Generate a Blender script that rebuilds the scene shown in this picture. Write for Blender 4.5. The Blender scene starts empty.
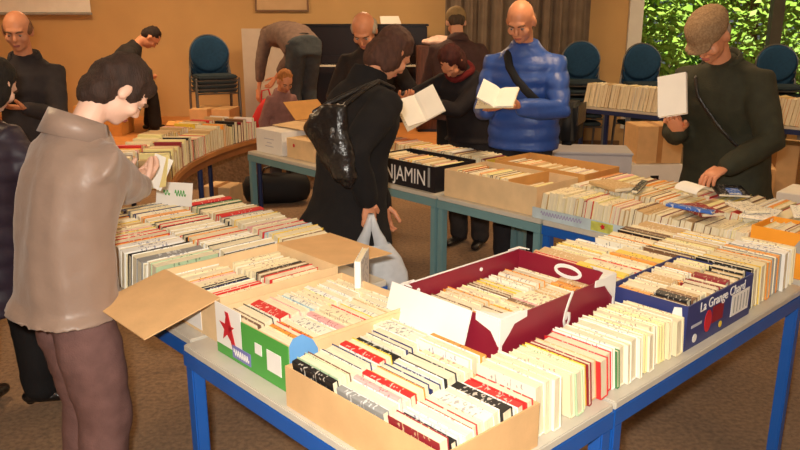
import bpy, bmesh, math, random
from mathutils import Vector, Matrix, Euler, noise
random.seed(7)
R = math.radians
scn = bpy.context.scene
col = scn.collection

# ------------------------------------------------------------------ frame of the place
F, HC, PITCH = 760.0, 1.65, R(15.4)
AZ = R(47.2)
KX, KY = 0.0783, 1.2545          # near corner of the front table (the tables stand at 45 degrees to the room)
AX = Vector((math.sin(AZ), math.cos(AZ), 0)); BX = Vector((-math.cos(AZ), math.sin(AZ), 0))
YAW = math.pi/2 - AZ
TZ = 0.74
def P(s, t, z=0.0):
    v = AX*s + BX*t
    return Vector((KX+v.x, KY+v.y, z))
def at(u, v, Y):                  # world point that the photo shows at (u,v), Y metres into the room
    x = u-400; y = F*math.cos(PITCH)+(225-v)*math.sin(PITCH); w = -F*math.sin(PITCH)+(225-v)*math.cos(PITCH)
    k = Y/y
    return Vector((x*k, Y, HC+w*k))

# ------------------------------------------------------------------ materials
def _n(nt, t, **kw):
    n = nt.nodes.new(t)
    for k, v in kw.items():
        if k in n.inputs: n.inputs[k].default_value = v
        else: setattr(n, k, v)
    return n
MATS = {}
def mat(name, c, rough=.6, var=.12, scale=9, bump=0, bscale=80, metal=0, spec=.4, coat=0, sheen=0, stretch=None, c2=None):
    if name in MATS: return MATS[name]
    m = bpy.data.materials.new(name); m.use_nodes = True; nt = m.node_tree
    b = nt.nodes['Principled BSDF']
    b.inputs['Roughness'].default_value = rough; b.inputs['Metallic'].default_value = metal
    b.inputs['Specular IOR Level'].default_value = spec
    b.inputs['Coat Weight'].default_value = coat; b.inputs['Sheen Weight'].default_value = sheen
    tc = _n(nt, 'ShaderNodeTexCoord'); src = tc.outputs['Object']
    if stretch:
        mp = _n(nt, 'ShaderNodeMapping'); mp.inputs['Scale'].default_value = stretch
        nt.links.new(src, mp.inputs[0]); src = mp.outputs[0]
    nz = _n(nt, 'ShaderNodeTexNoise', Scale=scale, Detail=4.0); nt.links.new(src, nz.inputs['Vector'])
    rp = _n(nt, 'ShaderNodeValToRGB')
    lo = tuple(max(0, x*(1-var)) for x in c); hi = tuple(min(1, x*(1+var)) for x in c)
    if c2: lo, hi = c, c2
    rp.color_ramp.elements[0].position = .3; rp.color_ramp.elements[1].position = .7
    rp.color_ramp.elements[0].color = (*lo, 1); rp.color_ramp.elements[1].color = (*hi, 1)
    nt.links.new(nz.outputs['Fac'], rp.inputs[0]); nt.links.new(rp.outputs[0], b.inputs['Base Color'])
    if bump:
        n2 = _n(nt, 'ShaderNodeTexNoise', Scale=bscale, Detail=3.0); nt.links.new(src, n2.inputs['Vector'])
        bp = _n(nt, 'ShaderNodeBump', Strength=bump, Distance=.01)
        nt.links.new(n2.outputs['Fac'], bp.inputs['Height']); nt.links.new(bp.outputs[0], b.inputs['Normal'])
    MATS[name] = m
    return m
def emis(name, c, s):
    m = bpy.data.materials.new(name); m.use_nodes = True; b = m.node_tree.nodes['Principled BSDF']
    b.inputs['Base Color'].default_value = (*c, 1); b.inputs['Emission Color'].default_value = (*c, 1); b.inputs['Emission Strength'].default_value = s
    MATS[name] = m; return m
def cover_mat(name, c, ink):
    """printed book cover: plain colour with rows of small printed title marks"""
    m = bpy.data.materials.new(name); m.use_nodes = True; nt = m.node_tree; b = nt.nodes['Principled BSDF']
    b.inputs['Roughness'].default_value = .42
    tc = _n(nt, 'ShaderNodeTexCoord'); mp = _n(nt, 'ShaderNodeMapping'); mp.inputs['Scale'].default_value = (90, 120, 60)
    nt.links.new(tc.outputs['Object'], mp.inputs[0])
    nz = _n(nt, 'ShaderNodeTexNoise', Scale=1.0, Detail=1.0); nt.links.new(mp.outputs[0], nz.inputs['Vector'])
    sep = _n(nt, 'ShaderNodeSeparateXYZ'); nt.links.new(tc.outputs['Object'], sep.inputs[0])
    ab = _n(nt, 'ShaderNodeMath', operation='ABSOLUTE'); nt.links.new(sep.outputs['Y'], ab.inputs[0])
    lt = _n(nt, 'ShaderNodeMath', operation='LESS_THAN'); nt.links.new(ab.outputs[0], lt.inputs[0]); lt.inputs[1].default_value = .052
    gt = _n(nt, 'ShaderNodeMath', operation='GREATER_THAN'); nt.links.new(nz.outputs['Fac'], gt.inputs[0]); gt.inputs[1].default_value = .60
    mu = _n(nt, 'ShaderNodeMath', operation='MULTIPLY'); nt.links.new(lt.outputs[0], mu.inputs[0]); nt.links.new(gt.outputs[0], mu.inputs[1]); m2 = _n(nt, 'ShaderNodeMath', operation='MULTIPLY'); m2.inputs[1].default_value = .6; nt.links.new(mu.outputs[0], m2.inputs[0]); mu = m2
    mx = _n(nt, 'ShaderNodeMixRGB'); mx.inputs[1].default_value = (*c, 1); mx.inputs[2].default_value = (*ink, 1)
    nt.links.new(mu.outputs[0], mx.inputs[0]); nt.links.new(mx.outputs[0], b.inputs['Base Color'])
    return m

M = dict(
 wall=mat('ochre_wall_paint', (.60,.375,.16), .85, .05, 2, .15, 160),
 ceil=mat('ceiling_paint', (.75,.68,.55), .9, .03),
 carpet=mat('brown_carpet', (.30,.18,.095), .95, .3, 45, .6, 300, sheen=.1),
 stage=mat('orange_wood_stage', (.62,.25,.07), .45, .25, 3, stretch=(1,9,1)),
 skirting=mat('brown_skirting', (.2,.11,.05), .5),
 white=mat('white_paint', (.8,.78,.72), .5, .03),
 cardb=mat('tan_cardboard', (.70,.43,.20), .8, .07, 12, .1, 90),
 cardb2=mat('pale_cardboard', (.78,.55,.30), .8, .07, 12, .1, 90),
 cardbo=mat('orange_cardboard', (.72,.36,.10), .8, .07, 12),
 whitecard=mat('white_cardboard', (.86,.83,.78), .55, .03),
 burg=mat('burgundy_card', (.24,.012,.03), .42, .06),
 green=mat('green_printed_card', (.08,.36,.06), .45, .05),
 lightblue=mat('light_blue_card', (.14,.36,.70), .45, .05),
 navy=mat('navy_printed_card', (.035,.045,.17), .42, .08),
 black=mat('black_printed_card', (.012,.012,.016), .4, .1),
 red=mat('red_print', (.6,.02,.03), .5, .1),
 yellow=mat('yellow_print', (.85,.6,.05), .5, .1),
 orange=mat('orange_print', (.9,.36,.03), .5, .05),
 grey=mat('grey_print', (.35,.35,.33), .5, .1),
 laminate=mat('beige_laminate', (.60,.55,.46), .35, .04, 20),
 bluemetal=mat('blue_painted_steel', (.012,.10,.42), .32, .05, spec=.5),
 tealmetal=mat('grey_teal_painted_steel', (.16,.30,.32), .4, .05, spec=.5),
 darkblue=mat('dark_blue_steel', (.015,.03,.11), .4, .05),
 chairblue=mat('dark_blue_upholstery', (.008,.05,.12), .85, .15, 40, .2, 300),
 seatgrey=mat('blue_grey_upholstery', (.025,.045,.06), .8, .15, 40, .2, 300),
 chrome=mat('dull_grey_tube', (.2,.2,.2), .4, .05, metal=.6),
 piano=mat('black_lacquer', (.010,.004,.004), .38, .05, spec=.25),
 brass=mat('brass', (.6,.4,.12), .3, .05, metal=1),
 ivory=mat('piano_keys_ivory', (.7,.66,.55), .3, .03),
 curtain=mat('grey_brown_curtain', (.20,.15,.11), .95, .15, 6, .2, 200),
 bin=mat('pale_grey_plastic', (.50,.50,.56), .35, .05),
 page=mat('cream_page_edges', (.86,.76,.54), .85, .12, 30, .3, 400, stretch=(14,.6,.6)),
 pagew=mat('white_paper', (.90,.88,.82), .8, .04),
 leather=mat('black_leather', (.012,.010,.010), .28, .2, 30, .4, 60, spec=.6),
 strap=mat('black_webbing', (.01,.01,.012), .7, .1),
 eye=mat('eye_dark', (.03,.02,.015), .2), eyew=mat('eye_white', (.42,.33,.27), .45),
 lip=mat('lips', (.42,.12,.09), .5),
 grass=mat('grass_lawn', (.10,.22,.04), .9, .3, 8),
 leaf=mat('leaf_green', (.20,.42,.04), .55, .3, 3, c2=(.42,.60,.10)),
 leaf2=mat('leaf_dark_green', (.07,.22,.03), .55, .3, 3, c2=(.22,.42,.07)),
 bark=mat('bark', (.09,.07,.045), .9, .3, 20, .6, 40),
)
SK = [mat('skin_warm', (.72,.36,.22), .5, .06, 14, spec=.35), mat('skin_lamp_tinted', (.66,.28,.15), .45, .08, 14, spec=.35), mat('skin_fair', (.78,.48,.36), .5, .06, 14, spec=.35)]  # reddish-orange skin of people further back has the warm room light painted in
glassm = bpy.data.materials.new('window_glass'); glassm.use_nodes = True
_nt = glassm.node_tree; _nt.nodes.clear()
_o = _n(_nt,'ShaderNodeOutputMaterial'); _t = _n(_nt,'ShaderNodeBsdfTransparent'); _g = _n(_nt,'ShaderNodeBsdfGlossy', Roughness=.02); _m = _n(_nt,'ShaderNodeMixShader', Fac=.06)
_nt.links.new(_t.outputs[0],_m.inputs[1]); _nt.links.new(_g.outputs[0],_m.inputs[2]); _nt.links.new(_m.outputs[0],_o.inputs[0])
bagm = bpy.data.materials.new('thin_white_plastic'); bagm.use_nodes = True
_nt = bagm.node_tree; _nt.nodes.clear()
_o = _n(_nt,'ShaderNodeOutputMaterial'); _t = _n(_nt,'ShaderNodeBsdfTransparent'); _g = _n(_nt,'ShaderNodeBsdfPrincipled', Roughness=.3); _g.inputs['Base Color'].default_value=(.75,.78,.82,1); _m = _n(_nt,'ShaderNodeMixShader', Fac=.5)
_nz=_n(_nt,'ShaderNodeTexNoise', Scale=14.0); _mr=_n(_nt,'ShaderNodeMapRange'); _mr.inputs[3].default_value=.35; _mr.inputs[4].default_value=.9
_tc=_n(_nt,'ShaderNodeTexCoord'); _nt.links.new(_tc.outputs['Object'],_nz.inputs['Vector']); _nt.links.new(_nz.outputs['Fac'],_mr.inputs[0]); _nt.links.new(_mr.outputs[0],_m.inputs[0])
_nt.links.new(_t.outputs[0],_m.inputs[1]); _nt.links.new(_g.outputs[0],_m.inputs[2]); _nt.links.new(_m.outputs[0],_o.inputs[0])
leafm = [M['leaf'], M['leaf2']]

# ------------------------------------------------------------------ object helpers
def link(name, me, m=None, parent=None, loc=None, rot=None, smooth=False):
    o = bpy.data.objects.new(name, me); col.objects.link(o)
    if me is not None and m is not None:
        for x in (m if isinstance(m, (list, tuple)) else [m]): me.materials.append(x)
    if smooth and me:
        me.shade_smooth()
    if parent: o.parent = parent
    if loc is not None: o.location = loc
    if rot is not None: o.rotation_euler = rot
    return o
def tag(o, label, cat, group=None, kind=None):
    o['label'] = label; o['category'] = cat
    if group: o['group'] = group
    if kind: o['kind'] = kind
    return o
def thing(name, label, cat, loc=(0,0,0), rz=0, group=None):
    o = link(name, None, loc=loc, rot=(0,0,rz)); return tag(o, label, cat, group)
def b2m(bm, name='m'):
    me = bpy.data.meshes.new(name); bm.to_mesh(me); bm.free(); return me
def obj(name, bm, m, parent=None, loc=None, rot=None, smooth=False):
    return link(name, b2m(bm, name), m, parent, loc, rot, smooth)
def struct(name, bm, m, parent=None, **k):
    o = obj(name, bm, m, parent, **k)
    if not parent: o['kind'] = 'structure'
    return o
def bx(bm, x0,x1,y0,y1,z0,z1, mi=0, mtx=None):
    vs = [bm.verts.new((x,y,z)) for z in (z0,z1) for y in (y0,y1) for x in (x0,x1)]
    fs = []
    for q in ((0,2,3,1),(4,5,7,6),(0,1,5,4),(2,6,7,3),(0,4,6,2),(1,3,7,5)):
        f = bm.faces.new([vs[i] for i in q]); f.material_index = mi; fs.append(f)
    if mtx: bmesh.ops.transform(bm, matrix=mtx, verts=vs)
    return vs
def box(x0,x1,y0,y1,z0,z1, bev=0):
    bm = bmesh.new(); bx(bm,x0,x1,y0,y1,z0,z1)
    if bev: bmesh.ops.bevel(bm, geom=list(bm.edges), offset=bev, segments=2, affect='EDGES')
    return bm
def frame_from(d):
    d = d.normalized(); u = d.orthogonal().normalized(); return u, d.cross(u)
def tube(bm, pts, rads, n=10, cap=True, flat=None, mi=0):
    """closed round tube through pts; flat=(axis vector, factor) squashes it"""
    pts = [Vector(p) for p in pts]
    if isinstance(rads, (int, float)): rads = [rads]*len(pts)
    if cap:
        d0 = (pts[0]-pts[1]).normalized(); d1 = (pts[-1]-pts[-2]).normalized()
        pts = [pts[0]+d0*rads[0]*.8, pts[0]+d0*rads[0]*.45]+pts+[pts[-1]+d1*rads[-1]*.45, pts[-1]+d1*rads[-1]*.8]
        rads = [rads[0]*.35, rads[0]*.8]+list(rads)+[rads[-1]*.8, rads[-1]*.35]
    rings = []; u = None
    for i, p in enumerate(pts):
        a = pts[max(i-1,0)]; c = pts[min(i+1,len(pts)-1)]; d = (c-a).normalized()
        if u is None: u, v = frame_from(d)
        else:
            u = (u - d*u.dot(d)).normalized(); v = d.cross(u)
        ring = []
        for k in range(n):
            th = 2*math.pi*k/n; off = (u*math.cos(th)+v*math.sin(th))*rads[i]
            if flat: off = off - Vector(flat[0])*off.dot(Vector(flat[0]))*(1-flat[1])
            ring.append(bm.verts.new(p+off))
        rings.append(ring)
    for i in range(len(rings)-1):
        for k in range(n):
            f = bm.faces.new((rings[i][k], rings[i][(k+1)%n], rings[i+1][(k+1)%n], rings[i+1][k])); f.material_index = mi
    for r, rv in ((rings[0], True), (rings[-1], False)):
        f = bm.faces.new(list(reversed(r)) if rv else r); f.material_index = mi
def loft(bm, rings, n=24, power=2.3):
    """rings: (centre, half width x, half depth y, rotation matrix)"""
    rs = []
    for c, hx, hy, rm in rings:
        ring = []
        for k in range(n):
            th = 2*math.pi*k/n; cc, ss = math.cos(th), math.sin(th)
            x = hx*math.copysign(abs(cc)**(2/power), cc); y = hy*math.copysign(abs(ss)**(2/power), ss)
            ring.append(bm.verts.new(Vector(c)+rm @ Vector((x,y,0))))
        rs.append(ring)
    for i in range(len(rs)-1):
        for k in range(n): bm.faces.new((rs[i][k], rs[i][(k+1)%n], rs[i+1][(k+1)%n], rs[i+1][k]))
    bm.faces.new(list(reversed(rs[0]))); bm.faces.new(rs[-1])
def ell(bm, c, r, mtx=None, seg=16):
    m = Matrix.Translation(Vector(c)) @ Matrix.Diagonal((*r, 1))
    if mtx: m = mtx @ m
    bmesh.ops.create_uvsphere(bm, u_segments=seg, v_segments=max(8, seg*2//3), radius=1, matrix=m)
def remesh(bm, voxel, smooth_it=2, disp=None):
    """fuse overlapping solids into one continuous skin"""
    me = b2m(bm, 'tmp'); o = bpy.data.objects.new('tmp', me); col.objects.link(o)
    md = o.modifiers.new('r', 'REMESH'); md.mode = 'VOXEL'; md.voxel_size = voxel; md.adaptivity = 0
    if smooth_it:
        s = o.modifiers.new('s', 'SMOOTH'); s.iterations = smooth_it; s.factor = .5
    dg = bpy.context.evaluated_depsgraph_get(); dg.update()
    out = bpy.data.meshes.new_from_object(o.evaluated_get(dg))
    bpy.data.objects.remove(o); bpy.data.meshes.remove(me)
    if disp:
        ns = [v.normal.copy() for v in out.vertices]
        for v, nn in zip(out.vertices, ns): v.co += nn*disp(v.co)
    out.materials.clear(); out.shade_smooth()
    return out
def text_mesh(txt, size, m, parent, mtx, ext=.0006, name='printed_lettering', stretch=1.0):
    cu = bpy.data.curves.new('t', 'FONT'); cu.body = txt; cu.size = size; cu.extrude = ext; cu.align_x = 'CENTER'; cu.align_y = 'CENTER'
    o = bpy.data.objects.new('t', cu); col.objects.link(o)
    dg = bpy.context.evaluated_depsgraph_get(); dg.update()
    me = bpy.data.meshes.new_from_object(o.evaluated_get(dg)); bpy.data.objects.remove(o)
    me.transform(Matrix.Diagonal((stretch,1,1,1))); me.transform(mtx); me.materials.clear()
    return link(name, me, m, parent)
def face_neg_y(x, y, z): return Matrix.Translation((x,y,z)) @ Matrix.Rotation(R(90),4,'X')            # readable when looking along +y
def face_neg_x(x, y, z): return Matrix.Translation((x,y,z)) @ Matrix.Rotation(R(-90),4,'Z') @ Matrix.Rotation(R(90),4,'X')

# ------------------------------------------------------------------ room shell
XL, XR, YF, YB, CZ = -5.2, 6.6, -2.6, 9.8, 3.0
struct('floor', box(XL-.2, XR+.2, YF-.2, YB+.2, -.1, 0), M['carpet'])
struct('ceiling', box(XL-.2, XR+.2, YF-.2, YB+.2, CZ, CZ+.2), M['ceil'])
struct('wall_left', box(XL-.2, XL, YF, YB, 0, CZ), M['wall'])
struct('wall_right', box(XR, XR+.2, YF, YB, 0, CZ), M['wall'])
struct('wall_front', box(XL, XR, YF-.2, YF, 0, CZ), M['wall'])
WX0, WX1, WZ0, WZ1 = 2.84, 6.3, .25, 2.75
bm = bmesh.new()
bx(bm, XL, WX0, YB, YB+.2, 0, CZ); bx(bm, WX1, XR, YB, YB+.2, 0, CZ); bx(bm, WX0, WX1, YB, YB+.2, 0, WZ0); bx(bm, WX0, WX1, YB, YB+.2, WZ1, CZ)
struct('wall_back', bm, M['wall'])
struct('baseboard_back', box(.3, WX0, YB-.02, YB, 0, .09), M['skirting'])
struct('baseboard_left', box(XL, XL+.02, YF, YB, 0, .09), M['skirting'])
# window with white frame and dark mullion
win = thing('window_1', '', ''); del win['label']; del win['category']; win['kind'] = 'structure'; win.location = (0, YB, 0)
bm = bmesh.new(); bx(bm, WX0, WX0+.17, -.05, .1, WZ0, WZ1); bx(bm, WX1-.1, WX1, -.05, .1, WZ0, WZ1); bx(bm, WX0+.17, WX1-.1, -.05, .1, WZ0, WZ0+.08); bx(bm, WX0+.17, WX1-.1, -.05, .1, WZ1-.08, WZ1)
obj('window_frame', bm, M['white'], win)
obj('mullion', box(4.62, 4.76, -.03, .08, WZ0+.08, WZ1-.08), mat('dark_grey_mullion', (.12,.12,.10), .5), win)
obj('window_pane', box(WX0+.17, WX1-.1, .02, .026, WZ0+.08, WZ1-.08), glassm, win)
# raised stage at the back left, under the piano
st = struct('trim_1', box(XL, .75, 7.37, YB, 0, .375), M['carpet'])
st2 = struct('trim_2', box(XL, .77, 7.35, YB, .3755, .40), M['stage'])

# outside: lawn and trees beyond the window
g = struct('ground_outside', box(-2, 14, YB+.2, 22, -.3, -.1), M['grass'])
def tree(x, y, h, r, kind, label, seed):
    rnd = random.Random(seed)
    t = thing('tree', label, 'tree', (x,y,-.1), 0, 'trees outside the window')
    bm = bmesh.new(); tube(bm, [(0,0,0),(.05,.02,h*.3),(0,.05,h*.6),(.04,0,h*.85)], [.09,.07,.05,.03])
    for k in range(5):
        a = rnd.uniform(0,6.28); z = h*rnd.uniform(.3,.6)
        tube(bm, [(0,0,z),(math.cos(a)*r*.4,math.sin(a)*r*.4,z+.3),(math.cos(a)*r*.7,math.sin(a)*r*.7,z+.7)], [.04,.025,.012], n=6)
    obj('trunk', bm, M['bark'], t)
    bm = bmesh.new()
    for k in range(5200):
        a = rnd.uniform(0,6.28); rr = r*math.sqrt(rnd.random()); z = h*rnd.uniform(.10,1.0)
        c = Vector((math.cos(a)*rr, math.sin(a)*rr*.7, z)); L = rnd.uniform(.10,.20)
        d = Vector((rnd.uniform(-1,1),rnd.uniform(-1,1),rnd.uniform(-.9,.3))).normalized(); u, v = frame_from(d); w = L*.26
        p = [c, c+d*L*.5+u*w, c+d*L, c+d*L*.5-u*w]
        f = bm.faces.new([bm.verts.new(q) for q in p])
    f = obj('foliage', bm, leafm[kind], t); f['kind'] = 'stuff'
tree(3.3, 11.5, 3.7, .95, 0, 'bright green leafy tree just right of the white window frame', 1)
tree(5.25, 11.7, 3.8, .98, 0, 'bright green leafy tree behind the dark window mullion', 2)
tree(7.3, 11.8, 3.7, 1.0, 1, 'darker green tree at the far right of the window', 3)
tree(2.6, 14.0, 4.6, 1.3, 1, 'tall dark tree behind the tree by the window frame', 4)
tree(4.95, 14.3, 4.8, 1.3, 0, 'tall yellow-green tree in the middle of the further row outside', 5)
tree(7.4, 14.3, 4.8, 1.3, 0, 'tall bright green tree rising behind the right-hand trees', 6)

# curtain
bm = bmesh.new(); x0, x1 = .55, 2.32; n = 150
fr, bk = [], []
for i in range(n+1):
    x = x0+(x1-x0)*i/n; ph = x*34+math.sin(x*7)*1.3; y = .045*math.sin(ph)+.015*math.sin(ph*2.3)
    fr.append([bm.verts.new((x, y, z)) for z in (.02, 2.9)]); bk.append([bm.verts.new((x, y+.012, z)) for z in (.02, 2.9)])
for i in range(n):
    bm.faces.new((fr[i][0],fr[i+1][0],fr[i+1][1],fr[i][1])); bm.faces.new((bk[i][1],bk[i+1][1],bk[i+1][0],bk[i][0]))
    bm.faces.new((fr[i][1],fr[i+1][1],bk[i+1][1],bk[i][1])); bm.faces.new((fr[i+1][0],fr[i][0],bk[i][0],bk[i+1][0]))
ct = thing('curtain', 'grey-brown pleated curtain hanging left of the blue chair stacks', 'curtain', (0, 9.62, 0))
obj('curtain_fabric', bm, M['curtain'], ct, smooth=True)
bm = bmesh.new(); tube(bm, [(x0-.1,0,2.93),(x1+.1,0,2.93)], .015); obj('curtain_rail', bm, M['chrome'], ct)

# ------------------------------------------------------------------ lamps
warm = emis('warm_lamp_glass', (1.0,.72,.40), 5.0)
def ceiling_lamp(x, y, power, label):
    t = thing('ceiling_light', label, 'ceiling light', (x,y,CZ), 0, 'ceiling lights')
    obj('lamp_housing', box(-.33,.33,-.33,.33,-.06,-.001), M['white'], t)
    obj('diffuser', box(-.3,.3,-.3,.3,-.075,-.061), warm, t)
    l = bpy.data.lights.new('lamp', 'AREA'); l.shape = 'SQUARE'; l.size = .58; l.energy = power*.82; l.color = (1.0,.68,.38)
    o = bpy.data.objects.new('lamp_glow', l); col.objects.link(o); o.parent = t; o.location = (0,0,-.10)
for x, y, p, w in ((-3.0,7.6,62,'above the stage on the left'),(-.2,7.9,50,'above the piano'),(3.4,7.6,42,'above the far table by the window'),
                   (-2.6,3.8,26,'above the curved book table'),(.9,4.2,34,'above the second row of tables'),(3.8,3.8,20,'above the right-hand side of the room'),
                   (-1.6,.2,10,'behind the camera on the left'),(2.2,.4,10,'behind the camera on the right')):
    ceiling_lamp(x, y, p, 'square warm white ceiling light '+w)
fl = bpy.data.lights.new('camera_flash', 'AREA'); fl.shape='RECTANGLE'; fl.size=.07; fl.size_y=.04; fl.energy=72; fl.color=(1.0,.93,.82)
fo = bpy.data.objects.new('camera_flash', fl); col.objects.link(fo); fo.location=(-.05,-.02,1.74); fo.rotation_euler=(R(90)-R(15),0,0)
sun = bpy.data.lights.new('sun', 'SUN'); sun.energy = 9.0; sun.angle = R(1.5); sun.color=(1,.95,.82)
so = bpy.data.objects.new('sun', sun); col.objects.link(so); so.rotation_euler = (R(28), R(-14), 0)
w = bpy.data.worlds.new('sky'); scn.world = w; w.use_nodes = True; nt = w.node_tree
sk = nt.nodes.new('ShaderNodeTexSky'); sk.sky_type = 'HOSEK_WILKIE'; sk.sun_direction = Vector((-.2,-.5,.85)).normalized(); sk.turbidity = 4
nt.links.new(sk.outputs[0], nt.nodes['Background'].inputs[0]); nt.nodes['Background'].inputs[1].default_value = .9

# ------------------------------------------------------------------ camera
cam = bpy.data.cameras.new('camera'); co = bpy.data.objects.new('camera', cam); col.objects.link(co)
cam.sensor_width = 36; cam.lens = 36*F/800; co.location = (0,0,HC); co.rotation_euler = (R(90)-PITCH, 0, 0); cam.clip_start = .05
scn.camera = co
scn.view_settings.view_transform = 'Standard'; scn.view_settings.look = 'None'; scn.view_settings.gamma = 1; scn.view_settings.exposure = 0.0
# ------------------------------------------------------------------ tables
def table(s0, s1, t0, t1, label, metal, legs='1111', group='book tables', inset=.0):
    """rectangular folding table in the 45-degree frame: laminate top, steel rim, four legs"""
    t = thing('folding_table', label, 'table', P(s0, t0), YAW, group)
    W, D = s1-s0, t1-t0
    obj('table_top', box(.002, W-.002, .002, D-.002, TZ-.022, TZ, .003), M['laminate'], t)
    bm = bmesh.new(); a = .03
    bx(bm, 0, W, 0, a, TZ-.065, TZ-.023); bx(bm, 0, W, D-a, D, TZ-.065, TZ-.023)
    bx(bm, 0, a, a, D-a, TZ-.065, TZ-.023); bx(bm, W-a, W, a, D-a, TZ-.065, TZ-.023)
    obj('steel_rim', bm, metal, t)
    for lx in (0, W-.045):
        for ly in (0, D-.045):
            l = obj('leg', box(lx+.003, lx+.042, ly+.003, ly+.042, .02, TZ-.066, .004), metal, t)
            obj('foot_cap', box(lx, lx+.045, ly, ly+.045, .0, .019, .004), M['black'], l)
    return t
table(.0, .605, .0, 1.035, 'beige-topped blue steel table at the very front, under the tan box', M['bluemetal'])
table(.612, 1.82, .0, .74, 'beige-topped blue steel table under the burgundy and navy boxes, running right', M['bluemetal'])
table(.03, .80, 1.045, 2.28, 'blue steel table on the left beside the woman in the taupe coat', M['bluemetal'])
table(1.87, 2.60, 1.86, 3.70, 'table with grey-teal rim under the black lettered box, behind the woman in black', M['tealmetal'])
table(1.87, 2.60, 1.18, 1.85, 'short grey-teal rimmed table under the long tan box, in front of the man in blue', M['tealmetal'])
table(1.87, 2.60, -.45, 1.17, 'blue-rimmed table in front of the man in the tweed cap', M['bluemetal'])
table(5.90, 6.42, 2.28, 3.72, 'dark blue table in front of the stacked blue chairs by the window', M['darkblue'])
table(5.90, 6.42, .60, 2.26, 'dark blue table at the far right under the window', M['darkblue'])

# curved counter of books at the left
def arc_pts(r, a0, a1, n):  # centre chosen so that the inner edge bows away to the left
    return [Vector((ACX+r*math.cos(R(a)), ACY+r*math.sin(R(a)), 0)) for a in [a0+(a1-a0)*i/n for i in range(n+1)]]
ACX, ACY, AR = 1.27, 4.72, 2.60
def arc_solid(r0, r1, a0, a1, z0, z1, n=24):
    bm = bmesh.new(); i_, o_ = arc_pts(r0,a0,a1,n), arc_pts(r1,a0,a1,n)
    Q = [[bm.verts.new((p.x,p.y,z)) for z in (z0,z1)] for p in i_]; W = [[bm.verts.new((p.x,p.y,z)) for z in (z0,z1)] for p in o_]
    for k in range(n):
        bm.faces.new((Q[k][0],Q[k][1],Q[k+1][1],Q[k+1][0])); bm.faces.new((W[k][1],W[k][0],W[k+1][0],W[k+1][1]))
        bm.faces.new((Q[k][1],W[k][1],W[k+1][1],Q[k+1][1])); bm.faces.new((Q[k][0],Q[k+1][0],W[k+1][0],W[k][0]))
    bm.faces.new((Q[0][0],W[0][0],W[0][1],Q[0][1])); bm.faces.new((Q[n][1],W[n][1],W[n][0],Q[n][0]))
    bmesh.ops.recalc_face_normals(bm, faces=bm.faces); return bm
ct = thing('curved_table', 'curved wooden table of books at the left, in front of the stage', 'table')
obj('table_top', arc_solid(AR, AR+.62, 152, 192, TZ-.03, TZ), mat('reddish_wood', (.50,.20,.06), .4, .2, 4), ct)
obj('apron', arc_solid(AR+.03, AR+.05, 152.5, 191.5, TZ-.09, TZ-.031), mat('reddish_wood_d', (.32,.12,.04), .5), ct)
for a in (153.5, 172, 190.5):
    for rr in (AR+.06, AR+.56):
        p = Vector((ACX+rr*math.cos(R(a)), ACY+rr*math.sin(R(a)), 0))
        bm = bmesh.new(); tube(bm, [(p.x,p.y,.012),(p.x,p.y,TZ-.031)], .018, n=10, cap=False); obj('leg', bm, M['darkblue'], ct)

# ------------------------------------------------------------------ books
PAL = {  # colour word: (cover, ink)
 'cream': ((.86,.76,.50),(.25,.05,.05)), 'ivory': ((.88,.83,.68),(.1,.1,.15)), 'white': ((.90,.88,.82),(.08,.08,.25)),
 'pale yellow': ((.88,.80,.38),(.1,.1,.1)), 'yellow': ((.85,.60,.06),(.1,.02,.02)), 'tan': ((.62,.42,.20),(.9,.8,.6)),
 'orange': ((.85,.33,.05),(.1,.02,.02)), 'red': ((.66,.03,.03),(.9,.85,.7)), 'dark red': ((.28,.02,.03),(.8,.7,.4)),
 'navy': ((.02,.03,.13),(.8,.8,.8)), 'pale blue': ((.40,.62,.74),(.02,.03,.2)), 'blue': ((.05,.15,.55),(.9,.9,.9)),
 'black': ((.012,.012,.014),(.85,.8,.7)), 'brown': ((.20,.10,.05),(.8,.7,.5)), 'grey': ((.30,.30,.29),(.9,.9,.9)),
 'green': ((.08,.24,.08),(.9,.9,.8)), 'pale green': ((.50,.66,.42),(.05,.1,.05)), 'pink': ((.80,.42,.40),(.3,.02,.05)),
}
COV = {k: cover_mat('book_cover_'+k.replace(' ','_'), *v) for k, v in PAL.items()}
NEAR = ['cream']*5+['ivory']*5+['white']*4+['pale yellow']*2+['yellow','tan','orange','red','dark red','navy','black','brown','grey','green','pale green','pink','pale blue','black','red']
WARMP = ['cream']*5+['ivory']*3+['tan']*4+['pale yellow']*2+['orange','orange','yellow','brown','red','white','black','pink','dark red']
_bm = {}
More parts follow.
